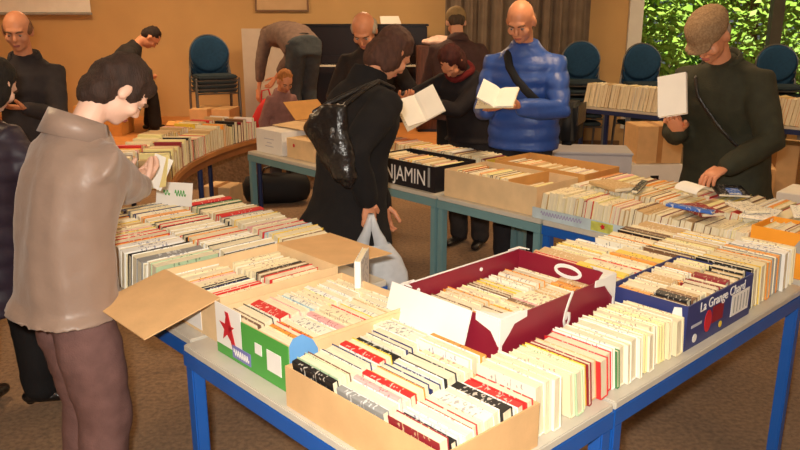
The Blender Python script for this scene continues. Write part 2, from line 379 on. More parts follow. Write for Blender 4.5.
def book_meshes(th, L, D, pose):
    k = (th, L, D, pose)
    if k in _bm: return _bm[k]
    c = .0016
    # U profile in (x, z), spine at top; extruded along y
    prof = [(0,0),(c,0),(c,D-c),(th-c,D-c),(th-c,0),(th,0),(th,D-.002),(th-.002,D),(.002,D),(0,D-.002)]
    bm = bmesh.new(); A = [bm.verts.new((x,-L/2,z)) for x, z in prof]; B = [bm.verts.new((x,L/2,z)) for x, z in prof]; n = len(prof)
    for i in range(n): bm.faces.new((A[i],A[(i+1)%n],B[(i+1)%n],B[i]))
    for ring, rv in ((A, 0), (B, 1)):
        for q in ((0,1,2,9),(2,3,6,7,8,9),(3,4,5,6)):
            f = [ring[i] for i in q]; bm.faces.new(list(reversed(f)) if rv else f)
    bmesh.ops.recalc_face_normals(bm, faces=bm.faces)
    bp = bmesh.new(); bx(bp, c, th-c, -L/2+.003, L/2-.003, .003, D-c)
    T = Matrix.Identity(4)
    if pose == 'fore':     # fore-edge up
        T = Matrix.Translation((0,0,D)) @ Matrix.Diagonal((1,1,-1,1))
    if pose == 'stand':    # spine towards -y, book upright
        T = Matrix.Translation((0,0,L/2)) @ Matrix.Rotation(R(90),4,'X') @ Matrix.Translation((0,0,-D/2))
    if pose == 'flat':     # front cover up, spine towards -y
        T = Matrix.Rotation(R(90),4,'Z') @ Matrix.Translation((-D/2,0,th)) @ Matrix.Rotation(R(90),4,'Y') 
    for b in (bm, bp):
        bmesh.ops.transform(b, matrix=T, verts=b.verts)
        if pose == 'fore': bmesh.ops.reverse_faces(b, faces=b.faces)
    mc, mp = b2m(bm,'cover'), b2m(bp,'pages'); mc.materials.append(COV['cream']); mp.materials.append(M['page'])
    _bm[k] = (mc, mp); return mc, mp
TH = (.013,.017,.021,.026,.032)
NB = [0]
def book(loc, rot, th, L, D, pose, colour, label, group, kind='paperback', cat='book'):
    mc, mp = book_meshes(th, L, D, pose)
    r = link(kind, None, loc=loc, rot=rot); tag(r, label, cat, group)
    c = link('cover', mc, parent=r); c.material_slots[0].link = 'OBJECT'; c.material_slots[0].material = COV[colour]
    link('pages', mp, parent=r); NB[0] += 1
    return r
class Stuff:                       # the hundreds of smaller, further books: one countless mass
    def __init__(s): s.bm = bmesh.new(); s.mi = {k: i for i, k in enumerate(PAL)}
    def add(s, loc, rot, th, L, D, pose, colour):
        mc, mp = book_meshes(th, L, D, pose); T = Matrix.Translation(loc) @ Euler(rot).to_matrix().to_4x4()
        for me, mi in ((mc, s.mi[colour]), (mp, len(PAL))):
            vs = [s.bm.verts.new(T @ v.co) for v in me.vertices]
            for p in me.polygons: s.bm.faces.new([vs[i] for i in p.vertices]).material_index = mi
STUFF = Stuff()
def art(c): return ('an ' if c[0] in 'aeiou' else 'a ')+c
def row(s0, s1, t0, t1, z, where, group, pal=NEAR, along='s', L=.178, D=.112, lean=8, pose=None, ths=TH, stuff=False, kind='paperback', end='s', fixed=None, jitter=.006, seed=None):
    """a row of books with their long axis across the row; along='s': stacked along s, each lying along t"""
    rnd = random.Random(seed if seed is not None else hash(where) % 1000 if False else len(where)*7+int(s0*100)+int(t0*31))
    a0, a1 = (s0, s1) if along == 's' else (t0, t1); c = (t0+t1)/2 if along == 's' else (s0+s1)/2
    p = a0; i = 0
    while True:
        th = rnd.choice(ths); ln = R(lean+rnd.uniform(-1.2,1.2)) if lean else 0
        w = th/math.cos(ln)
        if p+w+D*math.sin(max(ln,0)) > a1+.02 or p+w > a1: break
        col_ = fixed[i] if fixed and i < len(fixed) and fixed[i] else rnd.choice(pal)
        po = pose or rnd.choice(['fore','fore','up'])
        dL = rnd.choice((0,0,.006,-.008)); j = rnd.uniform(-jitter, jitter)
        args = (th, round(L+dL,3), round(D+rnd.choice((0,.004,-.006)),3), po)
        x0 = p
        if along == 's':
            loc = P(x0+ (D*math.sin(ln) if ln>0 else 0), c+j, z+.0005); rz = YAW
            rot = (0, -ln, rz)
        else:
            loc = P(c+j, x0+(D*math.sin(ln) if ln>0 else 0), z+.0005); rz = YAW+math.pi/2
            rot = (0, -ln, rz)
        e = Matrix.Rotation(rz,4,'Z') @ Matrix.Rotation(-ln,4,'Y')
        rot = e.to_euler()
        if stuff: STUFF.add(loc, rot, *args, col_)
        else: book(loc, rot, *args, col_, art(col_)[0:].replace('a ','',1).replace('an ','',1)+' '+kind.replace('_',' ')+' '+where, col_+' '+group, kind)
        p += w+.0012; i += 1

# ------------------------------------------------------------------ boxes
def open_box(name, label, s0, s1, t0, t1, h, m, cat='box', z=TZ, wall=.004, inner=None, dx=0, rz=0, group=None, cut=None):
    """open-topped box; local x = s, local y = t; walls with real thickness"""
    o = thing(name, label, cat, P(s0, t0, z+.0006), YAW+rz, group)
    W, D, w = s1-s0, t1-t0, wall
    bm = bmesh.new(); bx(bm, 0, W, 0, D, 0, .003)
    bx(bm, 0, w, 0, D, .003, h); bx(bm, W-w, W, 0, D, .003, h); bx(bm, w, W-w, 0, w, .003, h); bx(bm, w, W-w, D-w, D, .003, h)
    b = obj('box_body', bm, m, o)
    return o, b, W, D
def panel(name, m, parent, x0,x1,y0,y1,z0,z1): return obj(name, box(x0,x1,y0,y1,z0,z1), m, parent)
def poly(name, pts, thick, m, parent, mtx):
    """flat outline (x, y) given depth: shapes of flaps and printed marks"""
    bm = bmesh.new(); A = [bm.verts.new((x,y,0)) for x, y in pts]; B = [bm.verts.new((x,y,thick)) for x, y in pts]; n = len(pts)
    bm.faces.new(list(reversed(A))); bm.faces.new(B)
    for i in range(n): bm.faces.new((A[i],A[(i+1)%n],B[(i+1)%n],B[i]))
    bmesh.ops.recalc_face_normals(bm, faces=bm.faces); bmesh.ops.transform(bm, matrix=mtx, verts=bm.verts)
    return obj(name, bm, m, parent)

def squiggle(parent, w, h, m, mtx, n):
    bm = bmesh.new(); tube(bm, [(-w/2+w*k/(n*6), h*math.sin(k*math.pi/3+.4*math.sin(k)), 0) for k in range(n*6+1)], .0022, n=6, flat=((0,0,1),.25))
    bmesh.ops.transform(bm, matrix=mtx, verts=bm.verts); obj('handwriting', bm, m, parent)
# open brown box at the very front
B1, _, W, D = open_box('cardboard_box', 'low tan cardboard box packed with coloured books at the very front corner', .015, .315, .012, .535, .105, M['cardb'])
row(.022, .31, .02, .185, TZ+.005, 'in the third of the tan front box nearest the camera edge', 'front box, first row', D=.112, lean=9, L=.155, fixed=['dark red','black','white','ivory',None,'cream'])
row(.022, .31, .19, .355, TZ+.005, 'in the middle row of the tan front box', 'front box, second row', D=.118, lean=9, L=.155, fixed=['grey','white','pink','ivory','red',None,'navy','navy','white','black'])
row(.022, .31, .36, .528, TZ+.005, 'in the row of the tan front box beside the green box', 'front box, third row', D=.118, lean=9, L=.155, fixed=['black','pale green','brown','ivory','navy','white','red','yellow','black'])
# loose books between it and the burgundy box
row(.325, .44, .03, .21, TZ, 'standing between the tan front box and the burgundy box', 'loose books beside the tan front box', pal=['ivory','white','cream','cream'], D=.128, lean=5)
row(.325, .40, .23, .41, TZ, 'at the foot of the white flap of the burgundy box', 'loose books under the white flap', D=.12, lean=4, pal=['grey','brown','white','black','orange'])
row(.325, .40, .42, .60, TZ, 'between the white flap and the green box', 'loose books behind the tan front box', D=.11, lean=4, pal=['ivory','white','cream','white'])
# the long front row up to the navy box
row(.45, .99, .035, .215, TZ, 'in the loose front row between the tan box and the navy box', 'front row before the navy box', pal=['ivory','cream','cream','white','ivory','pale yellow','ivory','cream'], D=.114, lean=8, fixed=['cream','pale green','cream','yellow','dark red','tan','red','red','white','green','ivory'], pose='fore', jitter=.009)

# burgundy box
G, gb, W, D = open_box('fruit_box', 'burgundy fruit box with white corners and a white flap, full of books', .455, .975, .245, .60, .18, M['burg'])
gb.data.materials[0] = M['burg']
for x, sx in ((0,1),(W,-1)):
    poly('white_corner_cap', [(x-sx*.001,.0),(x+sx*.008,.0),(x+sx*.008,.115),(x+sx*.035,.140),(x+sx*.055,.162),(x+sx*.105,.168),(x+sx*.105,.187),(x-sx*.001,.187)], .003, M['whitecard'], G, face_neg_y(0,-.0006,0))
    poly('white_corner_cap', [(.0,.115),(.025,.150),(.075,.166),(.075,.187),(.0,.187)] if x else [(.0,.115),(-.025,.150),(-.075,.166),(-.075,.187),(.0,.187)], .003, M['whitecard'], G, (Matrix.Translation((W+.0006,0,0))@Matrix.Rotation(R(90),4,'Z')@Matrix.Rotation(R(90),4,'X')) if x else face_neg_x(-.0006,0,0))
    obj('white_corner_cap', box(min(x,x+sx*.05), max(x,x+sx*.05), D+.0006, D+.004, .165, .187), M['whitecard'], G)
# triangular white gussets that fill the corners at the top
for x, y, sx, sy in ((0,0,1,1),(W,0,-1,1),(W,D,-1,-1),(0,D,1,-1)):
    q_ = 1.0 if y == 0 else .5
    poly('white_gusset', [(x,y),(x+sx*.085*q_,y),(x+sx*.024*q_,y+sy*.024*q_),(x,y+sy*.085*q_)], .003, M['whitecard'], G, Matrix.Translation((0,0,.1865)))
obj('white_rim', (lambda b: (bx(b, .05, W-.05, D-.003, D+.001, .181, .184), b)[-1])(bmesh.new()), M['whitecard'], G)
fl_ = obj('white_end_flap', box(-.004, 0, .085, D+.03, -.135, 0), M['whitecard'], G, loc=(-.005,0,.187), rot=(0, R(17), 0))
# white looped mark printed on the long side and on the inside of the far end
def loopmark(parent, mtx, s=1.0):
    bm = bmesh.new()
    pts = [(.030,.062),(.012,.040),(-.006,.012),(-.016,-.014),(-.010,-.034),(.006,-.036),(.018,-.020),(.016,.000),(.004,.004),(-.004,-.010)]
    tube(bm, [(x*s*.75,y*s,0) for x, y in pts], .0068*s, n=8, flat=((0,0,1),.12)); bmesh.ops.transform(bm, matrix=mtx, verts=bm.verts)
    obj('white_loop_mark', bm, M['whitecard'], parent, smooth=True)
loopmark(G, face_neg_y(.285, -.001, .122), .95)
bm = bmesh.new(); tube(bm, [(math.cos(a)*.045, math.sin(a)*.017, 0) for a in [k*math.pi/10 for k in range(21)]], .006, n=8, flat=((0,0,1),.12))
bmesh.ops.transform(bm, matrix=face_neg_x(W-.0055, D*.45, .152), verts=bm.verts); obj('white_oval_mark', bm, M['whitecard'], G)
for yy, xx in ((.0,.06),(.0,.33)):
    bm = bmesh.new(); tube(bm, [(xx,D-.0045,.155),(xx,D-.0075,.155)], .006, n=10, cap=False); obj('vent_hole', bm, M['whitecard'], G)
row(.465, .965, .255, .42, TZ+.022, 'in the near row inside the burgundy box', 'burgundy box, near row', pal=WARMP, D=.108, lean=8, L=.158)
row(.465, .965, .43, .59, TZ+.022, 'in the far row inside the burgundy box', 'burgundy box, far row', pal=WARMP, D=.108, lean=8, L=.155)

# green printed box
GB, gb, W, D = open_box('produce_box', 'green and white printed box with a light blue end, on the left table edge', .055, .50, .575, .925, .128, M['cardb2'])
panel('green_side', M['green'], GB, -.0035, -.0006, 0, D*.62, .001, .128)
panel('white_side', M['whitecard'], GB, -.0035, -.0006, D*.62+.001, D, .030, .150)
panel('green_strip', M['green'], GB, -.0035, -.0006, D*.62+.001, D, .001, .029)
poly('light_blue_end', [(0,0),(.085,0),(.085,.100),(.070,.128),(.040,.150),(.012,.146),(0,.128)], .003, M['lightblue'], GB, face_neg_y(0,-.0006,0))
obj('plain_end_side', box(.086, W, -.0035, -.0006, .001, .120), M['cardb2'], GB)
bm = bmesh.new(); tube(bm, [(.060+.024*math.cos(a), -.0042, .035+.026*math.sin(a)) for a in [k*math.pi/8 for k in range(17)]], .0035, n=6, flat=((0,1,0),.2)); obj('pale_ring_mark', bm, M['bin'], GB)
pts = []
for k in range(10):
    rr = .040 if k % 2 == 0 else .015; a = R(90+36*k); pts.append((rr*math.cos(a), rr*1.1*math.sin(a)))
poly('red_star_figure', pts, .0012, M['red'], GB, face_neg_x(-.0036, D*.83, .085))
poly('red_diagonal_band', [(-.02,-.045),(0,-.045),(-.035,.06),(-.052,.06)], .0012, M['red'], GB, face_neg_x(-.0036, D*.70, .075))
panel('purple_label', mat('purple_print', (.20,.20,.50), .5), GB, -.0050, -.0036, D*.50, D*.76, .012, .048)
squiggle(GB, .075, .010, M['whitecard'], face_neg_x(-.0054, D*.63, .030), 7)
panel('white_label', M['whitecard'], GB, -.0050, -.0036, D*.09, D*.27, .035, .092)
panel('small_white_label', M['whitecard'], GB, -.0050, -.0036, D*.34, D*.43, .062, .092)
row(.065, .49, .585, .745, TZ+.006, 'in the green box, in the row next to its light blue end', 'green box, near row', D=.112, lean=10, L=.155, pal=['ivory','cream','pale yellow','ivory','white','cream','tan','orange'], fixed=['cream','orange','red','orange','ivory','ivory','white','pink','cream','brown','cream','red','yellow'])
row(.065, .49, .755, .915, TZ+.006, 'in the green box, in the row next to its white panel', 'green box, far row', D=.112, lean=10, L=.155, pal=['ivory','cream','ivory','white','cream','pale yellow'], fixed=['brown','brown','black','ivory','red','pink','ivory','pale blue','ivory'])
wb = book(P(.50, .80, TZ), (0, 0, YAW), .02, .20, .15, 'stand', 'white', 'upright white hardcover book standing at the foot of the plastic carrier bag', None, 'hardcover_book')
wb.location = P(.515,.86,TZ+.001); wb.rotation_euler=(0,0,YAW-R(50))

# flap box
FB, fb_, W, D = open_box('cardboard_box', 'wide pale cardboard box with two flaps folded out, behind the green box', .08, .50, .945, 1.285, .145, M['cardb2'])
obj('open_flap', box(-.235, 0, .0, D, -.0035, 0), M['cardb'], FB, loc=(-.001,0,.146), rot=(0, R(-14), 0))
obj('open_flap', box(0, .23, .0, D, -.0035, 0), M['cardb'], FB, loc=(W+.001,0,.146), rot=(0, R(2), 0))
obj('white_sticker', box(-.0016, -.0002, D*.35, D*.95, .01, .12), M['whitecard'], FB)
row(.09, .275, .955, 1.275, TZ+.006, 'in the open-flapped box, on the side nearest its hanging flap', 'flap box, near row', along='t', D=.118, lean=8, L=.178, pal=['cream','ivory','white','tan','orange','cream'], fixed=['ivory','cream','cream','white','red','ivory','navy','black','cream','pink'])
row(.29, .49, .955, 1.275, TZ+.006, 'in the open-flapped box, on the side away from the camera', 'flap box, far row', along='t', D=.115, lean=8, L=.178, pal=['cream','ivory','tan','orange','cream'], fixed=['cream','orange','cream','cream','red','ivory','brown','black','cream'])

# albums and books on the left table
BIG = (.018,.024,.03,.036)
row(.06, .30, 1.33, 2.27, TZ, 'in the row along the left edge of the left table', 'left table, near row', along='t', D=.14, lean=12, L=.22, ths=BIG, kind='comic_album', fixed=['pale green','white','ivory','grey','white','black','cream','white','white','white','orange','red','cream'])
row(.32, .54, 1.31, 2.25, TZ, 'in the middle row of the left table', 'left table, middle row', along='t', D=.13, lean=12, L=.205, ths=BIG, kind='comic_album', fixed=['black','white','grey','black','ivory','white','white','red','cream','orange'])
row(.56, .78, 1.33, 2.14, TZ, 'in the far row of the left table', 'left table, far row', along='t', D=.13, lean=12, L=.20, ths=BIG, kind='comic_album', fixed=['brown','cream','yellow','pale blue','pale blue','red','cream','pink','ivory','cream','yellow','ivory','black','grey','red','red'])
sg = thing('book_sign', 'white card with small green lettering standing up at the back of the left table', 'sign', P(.72, 2.10, TZ+.13), YAW+R(90))
sg.location = P(.52, 2.10, TZ+.128); sg.rotation_euler = (R(-14), 0, R(-14))
obj('sign_card', box(-.085, .085, 0, .003, 0, .10, .001), M['whitecard'], sg)
squiggle(sg, .03, .012, M['green'], face_neg_y(-.035, -.0008, .055), 2); squiggle(sg, .05, .014, M['green'], face_neg_y(.03, -.0008, .055), 4)

# behind the burgundy box
row(1.0, 1.42, .295, .47, TZ, 'behind the navy box, in the nearer of two rows', 'books behind the navy box, first row', pal=WARMP, D=.125, lean=10)
row(1.0, 1.42, .485, .66, TZ, 'behind the navy box, in the row next to the walkway', 'books behind the navy box, second row', pal=WARMP, D=.12, lean=10)
# navy printed box
NV, nb_, W, D = open_box('printed_carton', 'navy blue printed carton with white lettering and a red oval, at the right table edge', 1.005, 1.425, .03, .28, .135, M['navy'])
text_mesh('La Grange Chard', .042, M['whitecard'], NV, face_neg_y(W*.52, -.0012, .112))
pts = [(.021*math.cos(a), .034*math.sin(a)) for a in [k*math.pi/10 for k in range(20)]]
poly('red_oval', pts, .0012, M['red'], NV, face_neg_y(.13, -.0003, .058))
poly('dark_red_block', [(-.035,-.022),(.035,-.022),(.035,.030),(-.035,.030)], .0010, mat('dark_red_print', (.25,.01,.02), .5), NV, face_neg_y(.19, -.0003, .064))
poly('white_label', [(-.06,-.035),(.06,-.035),(.06,.035),(-.06,.035)], .0010, M['whitecard'], NV, face_neg_y(.34, -.0003, .062))
for k in range(5): poly('grey_print_line', [(-.05+k*.022,-.026),(-.044+k*.022,-.026),(-.044+k*.022,.026),(-.05+k*.022,.026)], .0006, M['grey'], NV, face_neg_y(.345, -.0014, .062))
poly('gold_dot', [(.010*math.cos(a), .010*math.sin(a)) for a in [k*math.pi/6 for k in range(12)]], .0012, M['yellow'], NV, face_neg_y(.215, -.0003, .024))
poly('white_round_mark', [(.013*math.cos(a), .013*math.sin(a)) for a in [k*math.pi/6 for k in range(12)]], .0012, M['whitecard'], NV, face_neg_y(.055, -.0003, .026))
poly('white_print_line', [(-.03,-.004),(.03,-.004),(.03,.004),(-.03,.004)], .0012, M['bin'], NV, face_neg_y(.06, -.0003, .066))
poly('white_corner_mark', [(-.016,-.012),(.016,-.016),(.012,.018),(-.010,.014)], .0012, M['whitecard'], NV, face_neg_x(-.0004, .03, .11))
poly('white_end_mark', [(.012*math.cos(a), .014*math.sin(a)) for a in [k*math.pi/6 for k in range(12)]], .0012, M['whitecard'], NV, face_neg_x(-.0004, .045, .05))
row(1.015, 1.415, .04, .155, TZ+.006, 'in the navy carton, along its lettered side', 'navy carton, near row', pal=['brown','tan','tan','dark red','black','cream'], D=.130, lean=10, L=.108)
row(1.015, 1.415, .162, .272, TZ+.006, 'in the navy carton, along its back side', 'navy carton, far row', pal=WARMP, D=.125, lean=10, L=.105)
# loose row at the right-hand end
row(1.44, 1.815, .045, .225, TZ, 'in the loose rows right of the navy carton, at the table edge', 'right of the navy carton, edge row', pal=['cream','grey','tan','ivory','orange','white'], D=.135, lean=7, fixed=['black','cream','yellow','cream','tan','orange','grey','ivory','grey'])
row(1.44, 1.81, .24, .42, TZ, 'in the loose rows right of the navy carton, second row', 'right of the navy carton, second row', pal=WARMP, D=.128, lean=7, fixed=['brown','black','yellow'])
row(1.44, 1.81, .435, .61, TZ, 'in the loose rows right of the navy carton, row nearest the walkway', 'right of the navy carton, third row', pal=WARMP, D=.12, lean=7)

# ------------------------------------------------------------------ second row of tables
S0 = 1.90
WBX, wb_, W, D = open_box('cardboard_box', 'closed white cardboard box at the left end of the second row of tables', 1.93, 2.22, 3.36, 3.67, .155, M['whitecard'])
obj('lid', box(.0, W, .0, D, .1555, .159), M['whitecard'], WBX)
for k, (yy, ww) in enumerate(((.13,.10),(.15,.06),(.17,.12))): poly('grey_print_line', [(-ww/2,-.0025),(ww/2,-.0025),(ww/2,.0025),(-ww/2,.0025)], .0008, M['bin'], WBX, face_neg_x(-.0003, .15, .05+k*.025))
b, _, W, D = open_box('cardboard_box', 'small pale cardboard box with a brown dot, right of the white box', 1.95, 2.18, 3.03, 3.33, .125, M['cardb2'])
obj('lid', box(.0, W, .0, D, .1255, .129), M['cardb2'], b); poly('brown_dot', [(.012*math.cos(a), .012*math.sin(a)) for a in [k*math.pi/6 for k in range(12)]], .001, M['red'], b, face_neg_x(-.0003, .22, .085))
b, _, W, D = open_box('cardboard_box', 'open tan box with raised orange flaps behind the white box', 2.26, 2.57, 3.13, 3.66, .18, M['cardb'])
obj('open_flap', box(-.20, 0, 0, D, -.003, 0), M['cardb2'], b, loc=(-.001,0,.181), rot=(0,R(-3),0))
obj('open_flap', box(0, W, -.003, 0, 0, .19), M['cardbo'], b, loc=(0,D+.002,.182), rot=(R(-52),0,0))
obj('open_flap', box(0, .16, 0, D, -.003, 0), M['cardb'], b, loc=(W,0,.181), rot=(0,R(-50),0))
row(2.27, 2.56, 3.14, 3.65, TZ+.006, '', '', pal=WARMP, along='t', stuff=True, D=.12, L=.27)
# black lettered box
BK, _, W, D = open_box('printed_box', 'black printed box with large white capital letters, beside the woman in black', 1.90, 2.22, 1.895, 2.42, .140, M['black'])
text_mesh('BENJAMIN', .118, M['whitecard'], BK, face_neg_x(-.0012, D*.54, .065), stretch=.80)
poly('grey_stripe', [(-.008,-.05),(.008,-.05),(.008,.055),(-.008,.055)], .001, M['grey'], BK, face_neg_x(-.0003, .045, .075))
row(1.91, 2.21, 1.90, 2.41, TZ+.006, '', '', pal=WARMP+['orange','red'], along='t', stuff=True, D=.125, L=.19)
row(2.26, 2.56, 1.90, 2.9, TZ, '', '', pal=WARMP+['orange','red'], along='t', stuff=True, D=.13, L=.19)
row(1.92, 2.22, 2.45, 3.0, TZ, '', '', pal=WARMP+['orange','red'], along='t', stuff=True, D=.13, L=.19)
# long tan box
LB, _, W, D = open_box('cardboard_box', 'long open tan cardboard box in front of the man in the blue jacket', 1.905, 2.235, 1.235, 1.83, .140, M['cardb2'])
obj('inner_divider', box(.005, W-.005, .17, .174, .004, .15), M['cardbo'], LB)
row(1.915, 2.225, 1.42, 1.82, TZ+.006, '', '', pal=WARMP, along='t', stuff=True, D=.125, L=.19)
row(1.915, 2.225, 1.245, 1.40, TZ+.006, '', '', pal=WARMP, along='t', stuff=True, D=.10, L=.19)
L2, _, W, D = open_box('cardboard_box', 'orange-brown open box at the far side of the second row, beside the grey crates', 2.27, 2.585, 1.22, 1.80, .150, M['cardbo'])
row(2.28, 2.575, 1.23, 1.79, TZ+.006, '', '', pal=WARMP+['orange'], along='t', stuff=True, D=.12, L=.19)
# pale picture strip along the table edge
SP = thing('picture_strip', 'low pale blue picture strip along the table edge below the cream books', 'printed strip', P(1.885, .72, TZ+.0005), YAW)
obj('strip', box(0, .004, 0, .52, 0, .05), mat('pale_blue_print', (.52,.62,.66), .5, .2, 8), SP)
obj('yellow_picture', box(-.0012, -.0002, .09, .20, .004, .046), mat('yellow_green_print', (.6,.6,.12), .5, .3, 20), SP)
poly('red_flower', [(.014*math.cos(R(36*k))*(1 if k%2 else .55), .014*math.sin(R(36*k))*(1 if k%2 else .55)) for k in range(10)], .001, M['red'], SP, face_neg_x(-.0014, .14, .028))
squiggle(SP, .22, .010, mat('mauve_print', (.35,.30,.50), .5), face_neg_x(-.0008, .36, .030), 14)
# rows of books across the rest of the second row (nearest rows as books of their own)
row(1.90, 2.08, .25, 1.21, TZ, 'in the edge row behind the pale picture strip', 'second tables, edge row', pal=WARMP, along='t', D=.125, lean=7, L=.178, fixed=['cream','ivory'], stuff=False)
row(2.10, 2.30, -.42, 1.19, TZ, '', '', pal=WARMP, along='t', stuff=True, D=.135, L=.19)
row(2.32, 2.54, -.1, 1.19, TZ, '', '', pal=WARMP+['white','white'], along='t', stuff=True, D=.13, L=.19)
# things lying on top
def flatbook(s, t, z, rz, w, l, th, colour, label, kind='book', tilt=(0,0)):
    b = book(P(s,t,z), (tilt[0],tilt[1],YAW+R(rz)), th, l, w, 'flat', colour, label, None, kind); return b
flatbook(2.02, .50, TZ+.142, 60, .10, .17, .016, 'dark red', 'dark red picture-covered book lying flat on the cream books near the blue book')
flatbook(1.93, .50, TZ+.165, 92, .035, .19, .012, 'blue', 'narrow blue book lying across the cream books')
flatbook(2.42, .56, TZ+.150, 35, .13, .20, .012, 'black', 'black magazine lying under the hand of the man in the tweed cap', 'magazine')
flatbook(2.36, .52, TZ+.166, 35, .05, .10, .008, 'blue', 'small bright blue booklet on the black magazine by the reaching hand', 'booklet')
flatbook(2.20, .88, TZ+.150, 20, .03, .24, .014, 'black', 'thin black book lying across the far books left of the reaching hand')
flatbook(2.14, .98, TZ+.148, 70, .13, .19, .016, 'tan', 'tan book lying flat on top of the second-table books')
flatbook(2.12, .30, TZ+.149, 10, .12, .18, .010, 'white', 'white leaflet lying on the books left of the orange box', 'leaflet')
flatbook(2.13, .36, TZ+.162, 55, .10, .16, .010, 'ivory', 'ivory leaflet lying askew left of the orange box', 'leaflet')
flatbook(2.28, .18, TZ+.149, 25, .12, .18, .010, 'white', 'white leaflet lying behind the orange box, furthest from the camera', 'leaflet')
# orange box at the right edge
OB, _, W, D = open_box('orange_carton', 'bright orange carton with a grey triangle and white chevron at the right edge', 1.88, 2.07, -.10, .235, .165, M['orange'])
poly('grey_triangle', [(-.035,-.03),(.035,-.03),(0,.035)], .0012, M['grey'], OB, face_neg_x(-.0004, D*.46, .125))
poly('white_chevron', [(-.012,-.07),(.035,-.07),(.0,.07),(-.03,.07)], .001, M['whitecard'], OB, face_neg_x(-.0004, D*.22, .095))
row(1.89, 2.06, -.09, .225, TZ+.035, '', '', pal=WARMP+['orange'], along='t', stuff=True, D=.125, L=.145)
# far table by the window, and the curved table
row(5.92, 6.12, 2.3, 3.70, TZ, '', '', pal=['cream','ivory','tan','cream','white','tan','orange'], along='t', stuff=True, D=.235, L=.17, lean=9, ths=(.02,.03,.04))
row(6.15, 6.35, 2.3, 3.70, TZ, '', '', pal=['cream','ivory','tan','cream','white'], along='t', stuff=True, D=.20, L=.17, lean=9, ths=(.02,.03,.04))
row(5.92, 6.12, .62, 2.2, TZ, '', '', pal=['cream','ivory','tan','orange','tan'], along='t', stuff=True, D=.235, L=.17, lean=9, ths=(.02,.03,.04))
rnd = random.Random(3)
for ring, (r_, a0, a1) in enumerate(((AR+.10,155,191),(AR+.31,154.5,191))):
    a = a0
    while a < a1:
        th = rnd.choice((.02,.026,.034,.042)); da = math.degrees(th/r_)
        p = Vector((ACX+r_*math.cos(R(a)), ACY+r_*math.sin(R(a)), TZ+.0005))
        STUFF.add(p, (0,0,R(a)+math.pi/2), th, .165, .145+rnd.choice((0,.015,-.015)), 'up', rnd.choice(WARMP+['cream','tan','tan']))
        a += math.degrees((th+.004)/(r_-.09))
for m in COV.values(): pass
me = b2m(STUFF.bm, 'books')
so_ = link('books_further_back', me, [COV[k] for k in PAL]+[M['page']])
so_['kind'] = 'stuff'; so_['label'] = 'tightly packed cream, tan and orange books filling the further tables'; so_['category'] = 'books'; so_['group'] = 'books on the further tables'

# ------------------------------------------------------------------ floor boxes and crates
def carton(x, y, w, d, h, z, rz, m, label, tape=True, name='cardboard_box'):
    t = thing(name, label, 'box', (x,y,z), R(rz))
    obj('box_body', box(-w/2,w/2,-d/2,d/2,0,h,.004), m, t)
    if tape: obj('packing_tape', box(-.025,.025,-d/2-.0015,d/2+.0015,h*.02,h+.0015), mat('brown_tape', (.45,.22,.08), .35), t)
    return t
c = carton(2.32, 7.02, .50, .40, .34, 0, 5, M['whitecard'], 'white cardboard box on the floor under the window table', False)
obj('dark_mark', box(-.05,.03,-.2015,-.2,.20,.24), M['black'], c)
carton(2.36, 7.05, .42, .36, .34, .342, 3, M['cardb'], 'brown taped cardboard box on top of the white floor box')
carton(2.98, 6.40, .40, .34, .42, 0, -20, M['cardb'], 'tan box on the floor behind the man in the tweed cap')
carton(3.45, 6.85, .40, .36, .55, 0, -38, M['cardb'], 'tall tan box on the floor at the far right')
carton(2.75, 4.95, .34, .34, .52, 0, -43, M['whitecard'], 'white box on the floor at the right edge behind the cap man', False)
for k in range(2):
    t = thing('plastic_crate', ('lower' if k == 0 else 'upper')+' pale grey plastic crate of the pair behind the blue-jacketed man', 'crate', (1.53,6.05,k*.312), R(-8))
    bm = bmesh.new(); W, D, h, w = .60, .38, .31, .006
    bx(bm,-W/2,W/2,-D/2,D/2,0,.006); bx(bm,-W/2,-W/2+w,-D/2,D/2,.006,h-.02); bx(bm,W/2-w,W/2,-D/2,D/2,.006,h-.02); bx(bm,-W/2+w,W/2-w,-D/2,-D/2+w,.006,h-.02); bx(bm,-W/2+w,W/2-w,D/2-w,D/2,.006,h-.02)
    obj('tub', bm, M['bin'], t); obj('lid', box(-W/2-.01,W/2+.01,-D/2-.01,D/2+.01,h-.019,h,.006), M['bin'], t)
carton(-1.52, 6.35, .26, .24, .26, 0, -15, M['cardb2'], 'small pale box on the carpet beyond the curved table')
t = thing('duffel_bag', 'dark blue-black bag lying on the carpet under the white box table', 'bag', (-1.12,6.75,0), R(10))
bm = bmesh.new(); loft(bm, [((x,0,.14), .001+r_, r_*.9, Matrix.Rotation(R(90),3,'Y')) for x, r_ in ((-.30,.05),(-.27,.11),(-.15,.135),(0,.138),(.15,.135),(.27,.11),(.30,.05))]); obj('bag_body', bm, M['strap'], t, smooth=True)
bm = bmesh.new(); tube(bm, [(-.14,0,.26),(-.10,-.02,.33),(0,-.04,.36),(.10,-.02,.33),(.14,0,.26)], .011); obj('handle', bm, M['leather'], t)
# boxes on the stage and by the seated man
carton(-3.24, 8.35, .50, .40, .32, .40, 0, M['cardbo'], 'orange-brown box on the stage that the man in black sits on')
carton(-2.20, 7.75, .34, .34, .20, .40, 12, M['cardbo'], 'low orange-brown box on the stage beside the seated man')
carton(-2.05, 8.45, .45, .36, .27, .40, -6, M['cardb'], 'tan box on the stage between the seated man and the stacked chairs')

